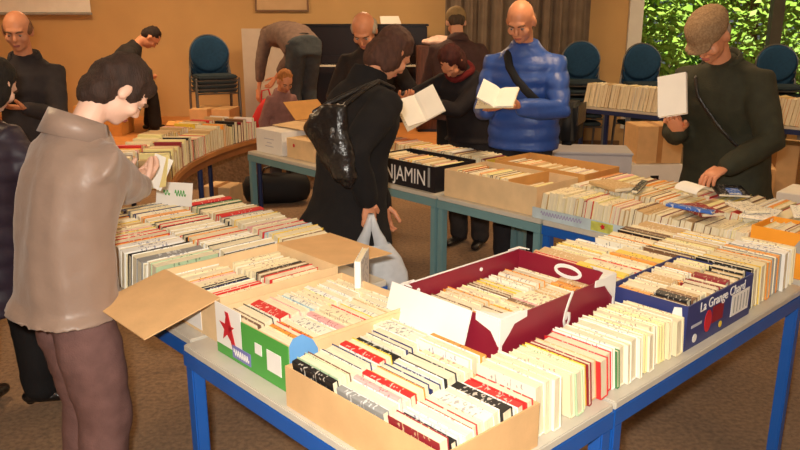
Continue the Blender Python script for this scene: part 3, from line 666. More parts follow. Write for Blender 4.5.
# ------------------------------------------------------------------ stacked chairs
def chair_proto(label, group):
    t = thing('stacking_chair', label, 'chair', (0,0,0), 0, group)
    bm = bmesh.new(); N = 32
    for zz, yy in ((0,-.018),(1,.018)): pass
    def ringv(f, off): return [bm.verts.new((.215*f*math.cos(2*math.pi*k/N), .22+off-.05*(f*math.cos(2*math.pi*k/N))**2, .68+.205*f*math.sin(2*math.pi*k/N))) for k in range(N)]
    ends = []
    for off in (-.022, .012):
        rs = [ringv(f, off+(.010 if off < 0 else -.010)*(f > .95)) for f in (.15,.5,.85,1.0)]
        bm.faces.new(rs[0])
        for i_ in range(3):
            for k in range(N): bm.faces.new((rs[i_][k], rs[i_][(k+1)%N], rs[i_+1][(k+1)%N], rs[i_+1][k]))
        ends.append(rs[-1])
    for k in range(N): bm.faces.new((ends[0][k],ends[0][(k+1)%N],ends[1][(k+1)%N],ends[1][k]))
    bmesh.ops.recalc_face_normals(bm, faces=bm.faces)
    obj('backrest', bm, M['chairblue'], t, smooth=True)
    bm = bmesh.new(); tube(bm, [(.222*math.cos(a), .228-.05*math.cos(a)**2, .68+.212*math.sin(a)) for a in [k*2*math.pi/32 for k in range(33)]], .008, n=6); obj('backrest_rim', bm, M['chrome'], t)
    obj('seat', box(-.215,.215,-.23,.17,.425,.465,.012), M['seatgrey'], t)
    for sx in (-1,1):
        bm = bmesh.new(); tube(bm, [(sx*.235,-.22,.02),(sx*.235,-.20,.43)], .011, n=8); obj('leg', bm, M['chrome'], t)
        bm = bmesh.new(); tube(bm, [(sx*.235,.24,.02),(sx*.235,.19,.43),(sx*.20,.235,.66)], .011, n=8); obj('leg', bm, M['chrome'], t)
    bm = bmesh.new(); tube(bm, [(-.22,-.20,.41),(.22,-.20,.41)], .009, n=8); tube(bm, [(-.225,.19,.41),(.225,.19,.41)], .009, n=8); tube(bm, [(0,-.20,.41),(0,.19,.41)], .008, n=8); obj('seat_frame', bm, M['chrome'], t)
    return t
def copy_tree(o, label=None, group=None, parent=None):
    c = o.copy(); col.objects.link(c)
    if parent: c.parent = parent
    if label: c['label'] = label
    if group: c['group'] = group
    for ch in list(o.children): copy_tree(ch, parent=c)
    return c
first = [None]
ORD = ['bottom','second','third','fourth','fifth','top']
def stack(x, y, z, rz, n, where, dz=.075, dy=-.022):
    for k in range(n):
        pos = 'topmost' if k == n-1 else ('lowest' if k == 0 else ORD[k]+' from the floor')
        lab = 'blue oval-backed chair, '+pos+', in the stack '+where
        if first[0] is None: c = first[0] = chair_proto(lab, 'stacked blue chairs')
        else: c = copy_tree(first[0], lab, 'stacked blue chairs')
        off = Matrix.Rotation(R(rz),3,'Z') @ Vector((0, dy*k, dz*k)); c.location = Vector((x,y,z))+off; c.rotation_euler = (0,0,R(rz))
p = at(210, 38, 8.5)
stack(-2.12, 8.75, .40, 25, 4, 'on the stage', .05, -.02)
stack(2.10, 8.95, 0, 0, 6, 'beside the curtain', .095)
stack(2.80, 8.90, 0, 3, 6, 'before the white window frame', .09)
stack(4.20, 8.6, 0, -8, 6, 'furthest right', .09)

# ------------------------------------------------------------------ upright piano, boards, poster, screen
pn = thing('upright_piano', 'black upright piano on the stage against the back wall', 'piano', (-.42, 9.2, .40), 0)
obj('cabinet', box(-.74,.74,.02,.40,0,1.13,.01), M['piano'], pn)
obj('top_lid', box(-.76,.76,-.0,.42,1.131,1.155,.006), M['piano'], pn)
obj('keybed', box(-.73,.73,-.24,.018,.60,.68,.008), M['piano'], pn)
bm = bmesh.new()
for k in range(52): bx(bm, -.655+k*.0252, -.655+k*.0252+.0240, -.235, -.09, .6805, .697)
obj('white_keys', bm, M['ivory'], pn)
bm = bmesh.new()
for k in range(52):
    if k % 7 in (0,1,3,4,5): bx(bm, -.655+k*.0252+.018, -.655+k*.0252+.031, -.18, -.09, .698, .709)
obj('black_keys', bm, M['piano'], pn)
obj('fallboard', box(-.66,.66,-.07,-.055,.698,.80,.004), M['piano'], pn)
for sx in (-1,1):
    obj('leg', box(sx*.70-.03,sx*.70+.03,-.22,-.16,0,.598,.006), M['piano'], pn)
    obj('cheek', box(sx*.695-.035,sx*.695+.035,-.24,-.0,.681,.76,.008), M['piano'], pn)
sm = thing('sheet_music', 'white loose sheets of music on top of the piano', 'paper', (-.10, 9.33, 1.556), R(12))
for k in range(3): obj('sheet', box(-.13+k*.03,.09+k*.03,-.003+k*.012,k*.012,.0,.11+.01*k), M['pagew'], sm, rot=(R(-38),0,R(k*9)))
cb = thing('cabinet', 'dark brown wooden cabinet standing on the stage right of the piano', 'cabinet', (.40, 8.62, .4005), 0)
obj('carcass', box(-.22,.22,-.17,.18,.03,.93,.005), mat('dark_brown_wood', (.10,.035,.02), .5, .3, 6, stretch=(8,8,1)), cb); obj('door', box(-.20,.20,-.19,-.1705,.06,.90,.003), MATS['dark_brown_wood'], cb); obj('plinth', box(-.20,.20,-.15,.16,0,.029), M['black'], cb)
pc = thing('folded_cloth', 'pink and white folded cloth on the dark cabinet right of the piano', 'cloth', (.40, 8.62, 1.332), 0)
bm = bmesh.new(); ell(bm, (0,0,.04), (.17,.12,.045)); ell(bm, (.05,.02,.075), (.12,.09,.035)); me = remesh(bm, .012, 3, lambda c: .006*noise.noise(c*30)); link('cloth_fold', me, mat('pale_pink_cloth', (.72,.50,.42), .9, .15, 10), pc)
bd = thing('display_board', 'light grey standing panel behind the bending man', 'board', (-1.50, 9.45, .40), R(-4))
obj('panel', box(-.42,.42,0,.03,.02,1.10,.003), mat('light_grey_board', (.58,.50,.42), .7, .04), bd)
obj('foot', box(-.40,-.33,-.12,.15,0,.02), M['chrome'], bd); obj('foot', box(.33,.40,-.12,.15,0,.02), M['chrome'], bd)
po = thing('framed_poster', 'tall beige framed poster on the back wall above the bending man', 'picture', (-1.46, 9.76, 1.70), 0)
obj('frame', (lambda b: (bx(b,-.33,.33,0,.025,0,.02), bx(b,-.33,.33,0,.025,.93,.95), bx(b,-.33,-.31,0,.025,.02,.93), bx(b,.31,.33,0,.025,.02,.93), b)[-1])(bmesh.new()), mat('dark_wood_frame', (.22,.12,.06), .5), po)
obj('print', box(-.309,.309,.008,.02,.021,.929), mat('faded_beige_print', (.66,.46,.26), .7, .1, 3, c2=(.50,.33,.18)), po)
sc_ = thing('projection_screen', 'white projection screen at the top left of the back wall', 'screen', (-4.62, 9.70, 1.66), 0)
obj('screen_fabric', box(-.6,.82,0,.006,.03,1.2), M['pagew'], sc_); bm = bmesh.new(); tube(bm, [(-.6,0,.015),(.82,0,.015)], .018); obj('bottom_bar', bm, M['grey'], sc_)
# ------------------------------------------------------------------ people
def rotx(a): return Matrix.Rotation(a, 3, 'X')       # positive bends the top backwards; we use -lean for forward
def two_bone(a, c, l1, l2, pole):
    a, c = Vector(a), Vector(c); d = c-a; L = min(d.length, (l1+l2)*.995); d = d.normalized(); c = a+d*L
    x = (l1*l1-l2*l2+L*L)/(2*L); h = math.sqrt(max(l1*l1-x*x, 0)); p = Vector(pole); p = (p-d*p.dot(d)).normalized()
    return a+d*x+p*h, c
def hand(bm, wrist, d, palm_n, side, s=1.0, curl=35):
    """palm, four unequal bent fingers and a thumb; d = finger direction, palm_n = way the palm faces"""
    d = Vector(d).normalized(); pn = Vector(palm_n); pn = (pn-d*pn.dot(d)).normalized(); lat = d.cross(pn)*side
    w = Vector(wrist)
    tube(bm, [w-d*.02*s, w+d*.015*s, w+d*.05*s, w+d*.082*s], [.024*s,.030*s,.038*s,.036*s], n=12, flat=(tuple(pn), .42))
    for k, (o, ln) in enumerate(((.030,.068),(.010,.078),(-.010,.072),(-.029,.056))):
        b = w+d*.078*s+lat*o*s; a = R(curl*(.7+.12*k)); pts = [b]; dd = d
        for sl, aa in ((.45,.35),(.32,.8),(.23,.9)):
            dd = (d*math.cos(a*aa)+pn*math.sin(a*aa)); b = b+dd*ln*sl*s; pts.append(b); a += R(curl*.6)
        tube(bm, pts, [.0098*s,.0092*s,.0085*s,.0075*s], n=8)
    b = w+d*.022*s+lat*.030*s; t1 = (d*.62+lat*.62+pn*.35).normalized(); t2 = (d*.85+lat*.15+pn*.5).normalized()
    tube(bm, [b, b+t1*.034*s, b+t1*.034*s+t2*.030*s, b+t1*.034*s+t2*.052*s], [.014*s,.0115*s,.0105*s,.009*s], n=8)
def person(label, X, Y, yaw, z=0, **k):
    """local frame: faces +y, own right hand at +x"""
    g = k.get; H = g('H', 1.72); root = thing('person', label, 'person', (X,Y,z), R(yaw))
    inv = Matrix.Rotation(-R(yaw),3,'Z')
    def loc(p): return inv @ (Vector(p)-Vector((X,Y,z)))
    lean, bow = R(g('lean',5)), R(g('bow',5)); hz = g('hip', .52*H); hy = g('hipy', 0)
    Pl = Vector((0,hy,hz)); R1 = rotx(-lean); W1 = Pl+R1@Vector((0,0,.13*H)); R2 = rotx(-lean-bow); N = W1+R2@Vector((0,0,.185*H))
    wd = g('width', 1.0); sw = .108*H*wd
    hp = R(g('head_pitch', 20)); hyw = R(g('head_yaw', 0)); hr = R(g('head_roll', 0))
    RN = rotx(-(lean+bow)*.9-hp*.45); hb = N+RN@Vector((0,.0,.062*H)); RH = Matrix.Rotation(hyw,3,'Z')@rotx(-(lean+bow)-hp)@Matrix.Rotation(hr,3,'Y')
    hs = H/1.72*g('head',1.0); HC_ = hb+RH@Vector((0,.022,.088*hs))
    TH_ = Matrix.Translation(HC_)@RH.to_4x4()@Matrix.Diagonal((hs,hs,hs,1))
    # limbs
    arm = {}
    for s, nm in ((1,'R'),(-1,'L')):
        sh = N+R2@Vector((s*sw, 0, -.046*H)); tgt = g('hand'+nm); 
        tgt = loc(tgt) if tgt is not None else sh+Vector((s*.06,.06,-.30*H))
        el, wr = two_bone(sh, tgt, .172*H, .150*H, g('pole'+nm, (s*.6,-.8,-.3)))
        arm[s] = (sh, el, wr)
    leg = {}
    for s, nm in ((1,'R'),(-1,'L')):
        hpj = Pl+Vector((s*.052*H,0,-.01)); ft = g('foot'+nm); ft = Vector(ft) if ft is not None else Vector((s*.085,.0,.09)); 
        st_ = g('kpole'+nm) is None; dl = (ft-hpj).length; kn, an = two_bone(hpj, ft, .508*dl if st_ else .245*H, .502*dl if st_ else .235*H, g('kpole'+nm,(s*.1,1,0)))
        leg[s] = (hpj, kn, an)
    skin = g('skin', SK[0])
    # ---- body: one continuous skin
    bm = bmesh.new()
    ell(bm, (0,-.010,.030), (.076,.094,.088), TH_); ell(bm, (0,.020,-.035), (.060,.066,.080), TH_); ell(bm, (0,.062,-.082), (.028,.024,.022), TH_)
    ell(bm, (0,.074,.030), (.052,.020,.014), TH_)
    for s in (-1,1):
        ell(bm, (s*.038,.062,-.022), (.026,.024,.026), TH_); ell(bm, (s*.078,-.008,-.008), (.013,.020,.033), TH_, 12)
    tube(bm, [TH_@Vector((0,.082,.022)), TH_@Vector((0,.092,.0)), TH_@Vector((0,.101,-.022))], [.009*hs,.011*hs,.0145*hs], n=10)
    ell(bm, (0,.082,-.056), (.024,.010,.010), TH_)
    tube(bm, [N-R2@Vector((0,0,.06)), N, hb, TH_@Vector((0,-.018,-.04))], [.050,.054*hs,.053*hs,.052*hs], n=14)
    tube(bm, [Pl, W1, N-R2@Vector((0,0,.10))], [.085,.08,.085], n=12)
    for s in (-1,1):
        sh, el, wr = arm[s]
        tube(bm, [N-R2@Vector((0,0,.09)), sh, sh.lerp(el,.5), el, el.lerp(wr,.35), wr], [.024,.024,.028,.028,.027,.021], n=10)
        hj, kn, an = leg[s]; tube(bm, [Pl, hj, kn, an, an+Vector((0,0,-.03))], [.07,.065,.045,.032,.032], n=10)
    me = remesh(bm, .0085 if g('near', True) else .011, 2)
    bmh = bmesh.new(); bmh.from_mesh(me); bpy.data.meshes.remove(me)
    for s, nm in ((1,'R'),(-1,'L')):
        sh, el, wr = arm[s]; d = g('fing'+nm); d = (inv@Vector(d)) if d is not None else (wr-el)
        pn = g('palm'+nm); pn = (inv@Vector(pn)) if pn is not None else Vector((-s,0,0))
        hand(bmh, wr, d, pn, g('side'+nm, s), 1.0*H/1.72*g('hs',1.0), g('curl', 35))
    obj('body', bmh, skin, root, smooth=True)
    # ---- face details
    hc = g('hairc'); hm = mat('hair_'+str(len(MATS)), hc, .75, .3, 60, .5, 200, stretch=(1,1,.2)) if hc else None
    if g('face', True):
        for s in (-1,1):
            b = bmesh.new(); ell(b, (s*.031,.079,.004), (.0120,.0085,.0042), TH_, 10); e = obj('eye', b, M['eyew'], root, smooth=True)
            b = bmesh.new(); ell(b, (s*.031,.0860,.003), (.0050,.0030,.0040), TH_, 8); obj('iris', b, M['eye'], e, smooth=True)
            b = bmesh.new(); tube(b, [TH_@Vector((s*.014,.093,.024)), TH_@Vector((s*.032,.092,.030)), TH_@Vector((s*.050,.078,.025))], [.004,.0045,.003], n=6); obj('eyebrow', b, mat('eyebrow_brown', (.12,.06,.03), .8), root)
        b = bmesh.new(); ell(b, (0,.0885,-.0555), (.022,.006,.0035), TH_, 10); ell(b, (0,.0875,-.063), (.019,.006,.0045), TH_, 10); obj('lips', b, M['lip'], root, smooth=True)
    # ---- hair
    if g('hair'):
        b = bmesh.new()
        for c, r_ in g('hair'): ell(b, c, r_, TH_)
        amp = g('hairamp', .004)
        me = remesh(b, .011, 1, lambda c: amp*noise.noise(c*38)+amp*.6*noise.noise(Vector((c.x*120,c.y*120,c.z*20)))); link('hair', me, hm, root)
    # ---- trousers
    bm = bmesh.new(); tr = g('trf', 1.0); lf = g('legf', tr)
    loft(bm, [(Pl+Vector((0,0,-.06)), .145*wd*tr, .11*tr, Matrix.Identity(3)), (Pl+Vector((0,0,.02)), .17*wd*tr, .125*tr, R1), (Pl+R1@Vector((0,0,.10)), .155*wd*tr, .108*tr, R1)])
    for s in (-1,1):
        hj, kn, an = leg[s]
        tube(bm, [hj+Vector((0,0,.01)), hj.lerp(kn,.35), kn, kn.lerp(an,.45), an+Vector((0,0,-.02))], [.097*tr,.090*lf,.074*lf,.070*lf,.068*lf], n=16)
    me = remesh(bm, .015, 3, lambda c: .006*noise.noise(c*11)+.004*noise.noise(Vector((c.x*14,c.y*14,c.z*30)))); link('trousers', me, g('trousers'), root)
    # ---- shoes
    for s in (-1,1):
        hj, kn, an = leg[s]; b = bmesh.new(); fd = Vector(g('toe'+('R' if s>0 else 'L'),(s*.15,1,0))).normalized(); zz = an.z-.055 
        tube(b, [an+Vector((0,0,-.055))-fd*.05, an+Vector((0,0,-.055))+fd*.05, an+Vector((0,0,-.062))+fd*.14], [.040,.042,.034], n=12, flat=((0,0,1),.75)); tube(b, [an+Vector((0,0,.03)), an+Vector((0,0,-.045))], [.040,.042], n=12)
        me = remesh(b, .010, 2); sh_ = link('shoe', me, g('shoes', M['leather']), root)
        hh = g('heel')
        if hh: b = bmesh.new(); tube(b, [an-fd*.045+Vector((0,0,-.05)), an-fd*.05+Vector((0,0,-.088))], [.022,.016], n=10, cap=False); obj('heel', b, M['leather'], sh_)
    # ---- coat
    cm = g('coat'); hem = g('hem', hz-.05); fx, fy = g('flare', (.215,.165)); bulk = g('bulk', 1.0)
    bm = bmesh.new(); I3 = Matrix.Identity(3)
    rings = []
    hc_ = Pl+Vector(g('hemoff',(0,0,0))); hemc = Vector((hc_.x, hc_.y, hem))
    if hem < hz: rings += [(hemc, fx*wd, fy, I3), (hemc.lerp(Pl,.5), (fx*.5+.095)*wd, (fy*.5+.072), I3)]
    rings += [(Pl, .188*wd*bulk, .140*bulk, R1), (W1, .178*wd*bulk, .132*bulk, rotx(-lean-bow*.5)), (W1.lerp(N,.5), .200*wd*bulk, .138*bulk, R2), (W1.lerp(N,.78), .186*wd*bulk, .120*bulk, R2), (W1.lerp(N,.95), .120*wd*bulk, .090*bulk, R2), (N+R2@Vector((0,0,.02)), .075*bulk, .07*bulk, R2)]
    loft(bm, rings, n=32)
    sr = g('sleeve', 1.0)*bulk; so2 = g('cuff', .93)
    for s in (-1,1):
        sh, el, wr = arm[s]; sh2 = sh+R2@Vector((-s*.02,0,0))
        cf = el.lerp(wr, g('cuff'+('R' if s>0 else 'L'), so2))
        tube(bm, [sh2.lerp(N-R2@Vector((0,0,.07)),.55), sh2, sh2.lerp(el,.5), el, el.lerp(cf,.5), cf], [.066*sr,.069*sr,.063*sr,.056*sr,.052*sr,.043*sr], n=16)
    ch = g('collar', .03)
    if ch: tube(bm, [N+R2@Vector((0,0,-.04)), N+R2@Vector((0,-.012,.0)), N.lerp(hb,.3)+R2@Vector((0,-.012,ch*.5))], [.088,.082*g('collarw',1.0),.070*g('collarw',1.0)], n=18, cap=False)
    sty = g('style'); hmz = hem
    def dsp(c):
        a = .008*noise.noise(c*7)+.004*noise.noise(c*19)
        fold = .012*math.sin(math.atan2(c.y-hy,c.x)*9+c.z*2)*max(0, min(1, (hz-c.z)/.25)) if hem < hz-.08 else 0
        if sty == 'puffer': return a*.6+.010*abs(math.sin((c.z+.15*c.y)*math.pi/.085))-.004
        if sty == 'soft': return a*.9+fold*.7+.010*noise.noise(Vector((c.x*16,c.y*16,c.z*3.5)))
        return a+fold*.8
    me = remesh(bm, .0125, 2, dsp); link(g('garment','coat'), me, cm, root)
    if g('lapel'):
        b = bmesh.new(); cc = N+R2@Vector((0,-.012,.0)); A = []
        for k in range(19):
            a = R(-50-260*0 + (-40+260*k/18)) ; a = R(-220+260*k/18); up = .038+.012*math.cos(a+math.pi/2)
            o_ = Vector((math.cos(a), math.sin(a), 0)); A.append([cc+R2@(o_*.076+Vector((0,0,-.02))), cc+R2@(o_*.078+Vector((0,0,up))), cc+R2@(o_*.088+Vector((0,0,up+.002))), cc+R2@(o_*.108+Vector((0,0,-.022)))])
        A = [[b.verts.new(p) for p in q] for q in A]
        for k in range(18):
            for j in range(4): b.faces.new((A[k][j],A[k][(j+1)%4],A[k+1][(j+1)%4],A[k+1][j]))
        b.faces.new(A[0]); b.faces.new(list(reversed(A[-1]))); bmesh.ops.recalc_face_normals(b, faces=b.faces)
        obj('collar', b, cm, root, smooth=True)
    T = dict(root=root, N=N, R2=R2, W1=W1, Pl=Pl, TH=TH_, arm=arm, inv=inv, loc=loc, hb=hb, RH=RH, RN=RN)
    return T
def strap(root, pts, m, w=.022, name='bag_strap'):
    bm = bmesh.new(); tube(bm, pts, w, n=8, flat=((0,1,0),.25)); return obj(name, bm, m, root, smooth=True)
cloth = lambda n, c, **k: mat(n, c, k.pop('rough', .85), k.pop('var',.15), k.pop('scale',25), k.pop('bump',.25), k.pop('bscale',220), **k)
SHORT = [((0,-.022,.045),(.082,.090,.086)), ((0,-.050,-.005),(.074,.062,.072))]
BALD = [((0,-.052,.000),(.083,.066,.055)), ((-.066,-.012,.012),(.022,.048,.040)), ((.066,-.012,.012),(.022,.048,.040))]
LONG = [((0,-.058,-.075),(.070,.050,.070)), ((0,-.022,.045),(.088,.096,.090)), ((0,-.055,-.04),(.082,.066,.095)), ((-.060,-.01,-.04),(.034,.052,.085)), ((.060,-.01,-.04),(.034,.052,.085))]

# 1. woman in the taupe coat
taupe = mat('taupe_satin_coat', (.285,.195,.150), .42, .07, 8, .15, 40, spec=.35, sheen=.2)
p1 = person('woman in a taupe coat seen from behind, bending over the left table', -1.0, 2.15, -47, H=1.60, lean=4, bow=12, head_pitch=38, head_yaw=-6, width=.97, trf=.84, legf=1.08, head=.90,
   skin=SK[2], hairc=(.035,.016,.010), hair=[LONG[1],LONG[2]]+[((-.055,0,-.01),(.034,.055,.06)),((.045,.0,.02),(.04,.06,.05)),((.0,.055,.075),(.062,.032,.035)),((0,-.085,.01),(.07,.045,.05))], hairamp=.006, coat=taupe, lapel=True, trousers=cloth('mauve_brown_trousers', (.17,.085,.075)), hem=.80, flare=(.215,.170), style='soft', sleeve=1.10, bulk=.98,
   handR=at(146,190,2.66), handL=at(128,185,2.78), poleR=(.75,-.5,-.9), poleL=(-.6,-.4,-.8), fingR=(.2,.7,.3), fingL=(.5,.5,.3), collar=.01, collarw=1.0, shoes=mat('brown_shoe',(.10,.05,.03),.4), footR=(.075,-.02,.09), footL=(-.085,.0,.09), palmR=(-.5,.3,.8), palmL=(.5,0,.8))
# 2. person at the far left edge
plum = mat('dark_plum_quilted', (.030,.020,.035), .5, .15, 20)
p2 = person('person in a long dark quilted coat, black trousers and heeled shoes at the left edge', -1.71, 2.95, -20, H=1.50, lean=5, bow=10, head_pitch=22, skin=SK[2], hairc=(.012,.008,.006), hair=LONG,
   coat=plum, style='puffer', trousers=cloth('black_trousers', (.008,.007,.008)), hem=.50, flare=(.22,.20), trf=1.08, heel=True, bulk=1.08, footR=(.12,.10,.11), footL=(-.08,-.04,.11), toeR=(.8,.5,0), handR=(-1.42,3.22,.95), handL=(-1.70,3.3,.95), cuff=.95)
# 3. older man at the upper left
p3 = person('balding man with brown side hair in a dark charcoal jacket at the upper left', -2.28, 4.75, -168, H=1.67, lean=3, bow=6, head_pitch=12, head_yaw=0, skin=SK[1], hairc=(.20,.09,.04), hair=BALD+[((0,-.04,.02),(.080,.070,.06))],
   lapel=True, coat=cloth('charcoal_jacket', (.028,.022,.024)), garment='jacket', hem=.80, trousers=cloth('dark_trousers', (.03,.025,.025)), handR=(-2.42,4.40,1.12), handL=(-2.16,4.38,1.14), fingR=(.3,-.5,.1), fingL=(-.3,-.5,.1), palmR=(0,0,1), palmL=(0,0,1))
# 4. seated man on the stage
p4 = person('dark-haired man in black sitting on a box on the stage, knee drawn up, reading', -3.14, 8.38, -72, z=.40, H=1.72, hip=.47, lean=20, bow=20, head_pitch=22, skin=SK[1], hairc=(.02,.01,.008), hair=SHORT, hairamp=.008,
   coat=cloth('black_jacket', (.018,.014,.014)), garment='jacket', hem=.40, trousers=cloth('black_jeans', (.012,.010,.012)), footR=(.10,.42,.095), footL=(-.10,.36,.095), kpoleR=(.1,.4,1), kpoleL=(-.1,.4,1),
   handR=(-2.80,8.25,.98), handL=(-2.78,8.42,.99), near=False, palmR=(0,0,1), palmL=(0,0,1))
# 5. bending man on the stage
p5 = person('man in a grey-mauve jumper and dark jeans bending double on the stage', -1.02, 8.05, 38, z=.40, H=1.76, lean=56, bow=30, head_pitch=15, skin=SK[1], hairc=(.10,.05,.03), hair=SHORT, hipy=-.05,
   coat=cloth('grey_mauve_jumper', (.16,.105,.085)), garment='jumper', hem=2.0, sleeve=1.05, bulk=1.05, trousers=cloth('dark_blue_jeans', (.045,.055,.065)), trf=1.14, cuff=.62, handR=(-1.42,8.55,.92), handL=(-1.50,8.15,.88), near=False, width=1.12)
bm = bmesh.new()
o5 = p5['Pl']+p5['R2']@Vector((0,0,-.0))
R5 = rotx(-R(58)); tube(bm, [p5['Pl']+R5@Vector((.172*math.cos(a), .128*math.sin(a), .075)) for a in [k*math.pi/12 for k in range(25)]], .022, n=8, cap=False); obj('belt', bm, M['leather'], p5['root'])
# 6. child
p6 = person('small ginger-haired child in a dusty mauve top standing in front of the stage', -1.09, 6.95, -150, H=1.17, lean=4, bow=8, head_pitch=22, head=1.22, width=.9, skin=SK[1], hairc=(.42,.16,.04), hair=SHORT, hairamp=.006,
   coat=cloth('dusty_mauve_top', (.26,.13,.12)), garment='jumper', hem=.50, bulk=.74, sleeve=1.2, trousers=cloth('grey_trousers', (.08,.06,.06)), trf=.8, near=False, flare=(.17,.13))
rb = thing('red_bag', 'bright red upright bag on the stage left of the ginger-haired child', 'bag', (-1.33, 7.47, .4005), R(10)); rb.scale = (1.3,1.3,1.3)
bm = bmesh.new(); loft(bm, [((0,0,0),.13,.08,Matrix.Identity(3)), ((0,0,.16),.125,.075,Matrix.Identity(3)), ((.02,0,.30),.07,.04,Matrix.Identity(3)), ((.03,0,.36),.03,.02,Matrix.Identity(3))]); obj('bag_body', bm, mat('red_cloth', (.62,.02,.02), .7), rb, smooth=True)
bm = bmesh.new(); tube(bm, [(-.02,0,.33),(-.01,0,.42),(.04,0,.43),(.06,0,.34)], .006); obj('handle', bm, M['red'], rb)
# 7. woman in the black coat
blackc = cloth('black_wool_coat', (.008,.006,.006), rough=.95)
p7 = person('long-haired woman in a black knee-length coat, facing the second row of tables', -.225, 3.30, -54, H=1.65, lean=5, bow=12, head_pitch=32, head=.95, head_yaw=0, skin=SK[1], hairc=(.075,.028,.016), hair=LONG, hairamp=.007,
   coat=blackc, hem=.66, flare=(.235,.22), hemoff=(0,-.06,0), trousers=cloth('blue_jeans', (.035,.07,.14)), handR=at(369,203,3.12), handL=at(391,226,3.42), poleR=(.3,-1,0), poleL=(-.3,-1,0), sleeve=1.1, collar=.07, collarw=1.1, fingR=(0,0,-1), fingL=(.1,0,-1), bulk=1.03, curl=55)
hb7 = thing('handbag', 'slouchy black leather shoulder bag hanging at the side of the woman in black', 'bag', at(329,133,3.02), R(-30))
bm = bmesh.new(); I3 = Matrix.Identity(3)
loft(bm, [((.085,0,-.21),.020,.02,I3), ((.07,0,-.17),.052,.04,I3), ((.03,0,-.07),.090,.05,I3), ((-.015,0,.01),.108,.048,I3), ((0.0,0,.07),.085,.035,I3), ((.03,0,.115),.05,.02,I3)])
me = remesh(bm, .010, 2, lambda c: .008*noise.noise(c*16)+.004*noise.noise(c*38)); link('bag_body', me, M['leather'], hb7)
shw = Matrix.Translation((-.225,3.30,0))@Matrix.Rotation(R(-54),4,'Z')@(p7['arm'][1][0]+Vector((-.02,-.02,.085)))
shl = Matrix.Rotation(R(30),3,'Z')@(shw-Vector(hb7.location))
for nx, nn in ((-.07,'strap'),(.05,'strap')):
    bm = bmesh.new(); a_ = Vector((nx,0,.08)); tube(bm, [a_, a_.lerp(shl,.35)+Vector((-.01,-.045,0)), a_.lerp(shl,.75)+Vector((-.0,-.05,.01)), shl+Vector((0,-.02,.012)), shl+Vector((.03,.05,-.02))], .010, n=8, flat=((0,1,0),.5)); obj(nn, bm, M['leather'], hb7)
obj('metal_clasp', (lambda b: (ell(b, (.05,-.046,.02), (.010,.007,.012)), b)[-1])(bmesh.new()), M['chrome'], hb7)
# plastic carrier bag
hp_ = p7['root'].matrix_basis @ p7['arm'][1][2]
pb = thing('carrier_bag', 'translucent white plastic carrier bag hanging from the hand of the woman in black', 'bag', (hp_.x+.01, hp_.y-.03, hp_.z-.07), R(5))
bm = bmesh.new(); N_ = 36; rows_ = []
for zz, hx, hy_ in ((-.42,.14,.05),(-.415,.155,.062),(-.32,.165,.07),(-.23,.155,.065),(-.16,.125,.055),(-.10,.080,.035)):
    rows_.append([bm.verts.new((hx*math.copysign(abs(math.cos(t_))**.8,math.cos(t_))+.006*noise.noise(Vector((t_*2,zz*8,1))), hy_*math.sin(t_)*(1+.25*noise.noise(Vector((t_*3,zz*9,4)))), zz)) for t_ in [2*math.pi*k/N_ for k in range(N_)]])
for i in range(len(rows_)-1):
    for k in range(N_): bm.faces.new((rows_[i][k],rows_[i][(k+1)%N_],rows_[i+1][(k+1)%N_],rows_[i+1][k]))
bm.faces.new(list(reversed(rows_[0]))); obj('bag_body', bm, bagm, pb, smooth=True)
for sx in (-1,1):
    bm = bmesh.new(); A = []
    for zz, xc, ww in ((-.11,.042,.030),(-.08,.034,.026),(-.04,.018,.018),(-.0,.010,.012),(.03,.002,.010)):
        A.append([bm.verts.new((sx*(xc-ww), -.012, zz)), bm.verts.new((sx*xc, -.020, zz)), bm.verts.new((sx*(xc+ww), -.012, zz)), bm.verts.new((sx*(xc+ww), .012, zz)), bm.verts.new((sx*xc, .020, zz)), bm.verts.new((sx*(xc-ww), .012, zz))])
    for i in range(4):
        for k in range(6): bm.faces.new((A[i][k],A[i][(k+1)%6],A[i+1][(k+1)%6],A[i+1][k]))
    bm.faces.new(A[-1]); bmesh.ops.recalc_face_normals(bm, faces=bm.faces); obj('handle', bm, bagm, pb, smooth=True)
# 8. bald man
p8 = person('bald man with grey side hair in dark clothes looking down, behind the woman in black', -.22, 5.80, 172, H=1.69, lean=4, bow=10, head_pitch=30, head_yaw=-4, skin=SK[1], hairc=(.45,.38,.30), hair=BALD, head=1.10,
   coat=cloth('black_pullover', (.02,.014,.014)), garment='pullover', hem=.82, trousers=cloth('dark_trousers', (.03,.025,.025)), handR=(-.42,5.55,1.0), handL=(.0,5.52,1.0), palmR=(0,0,-1), palmL=(0,0,-1))
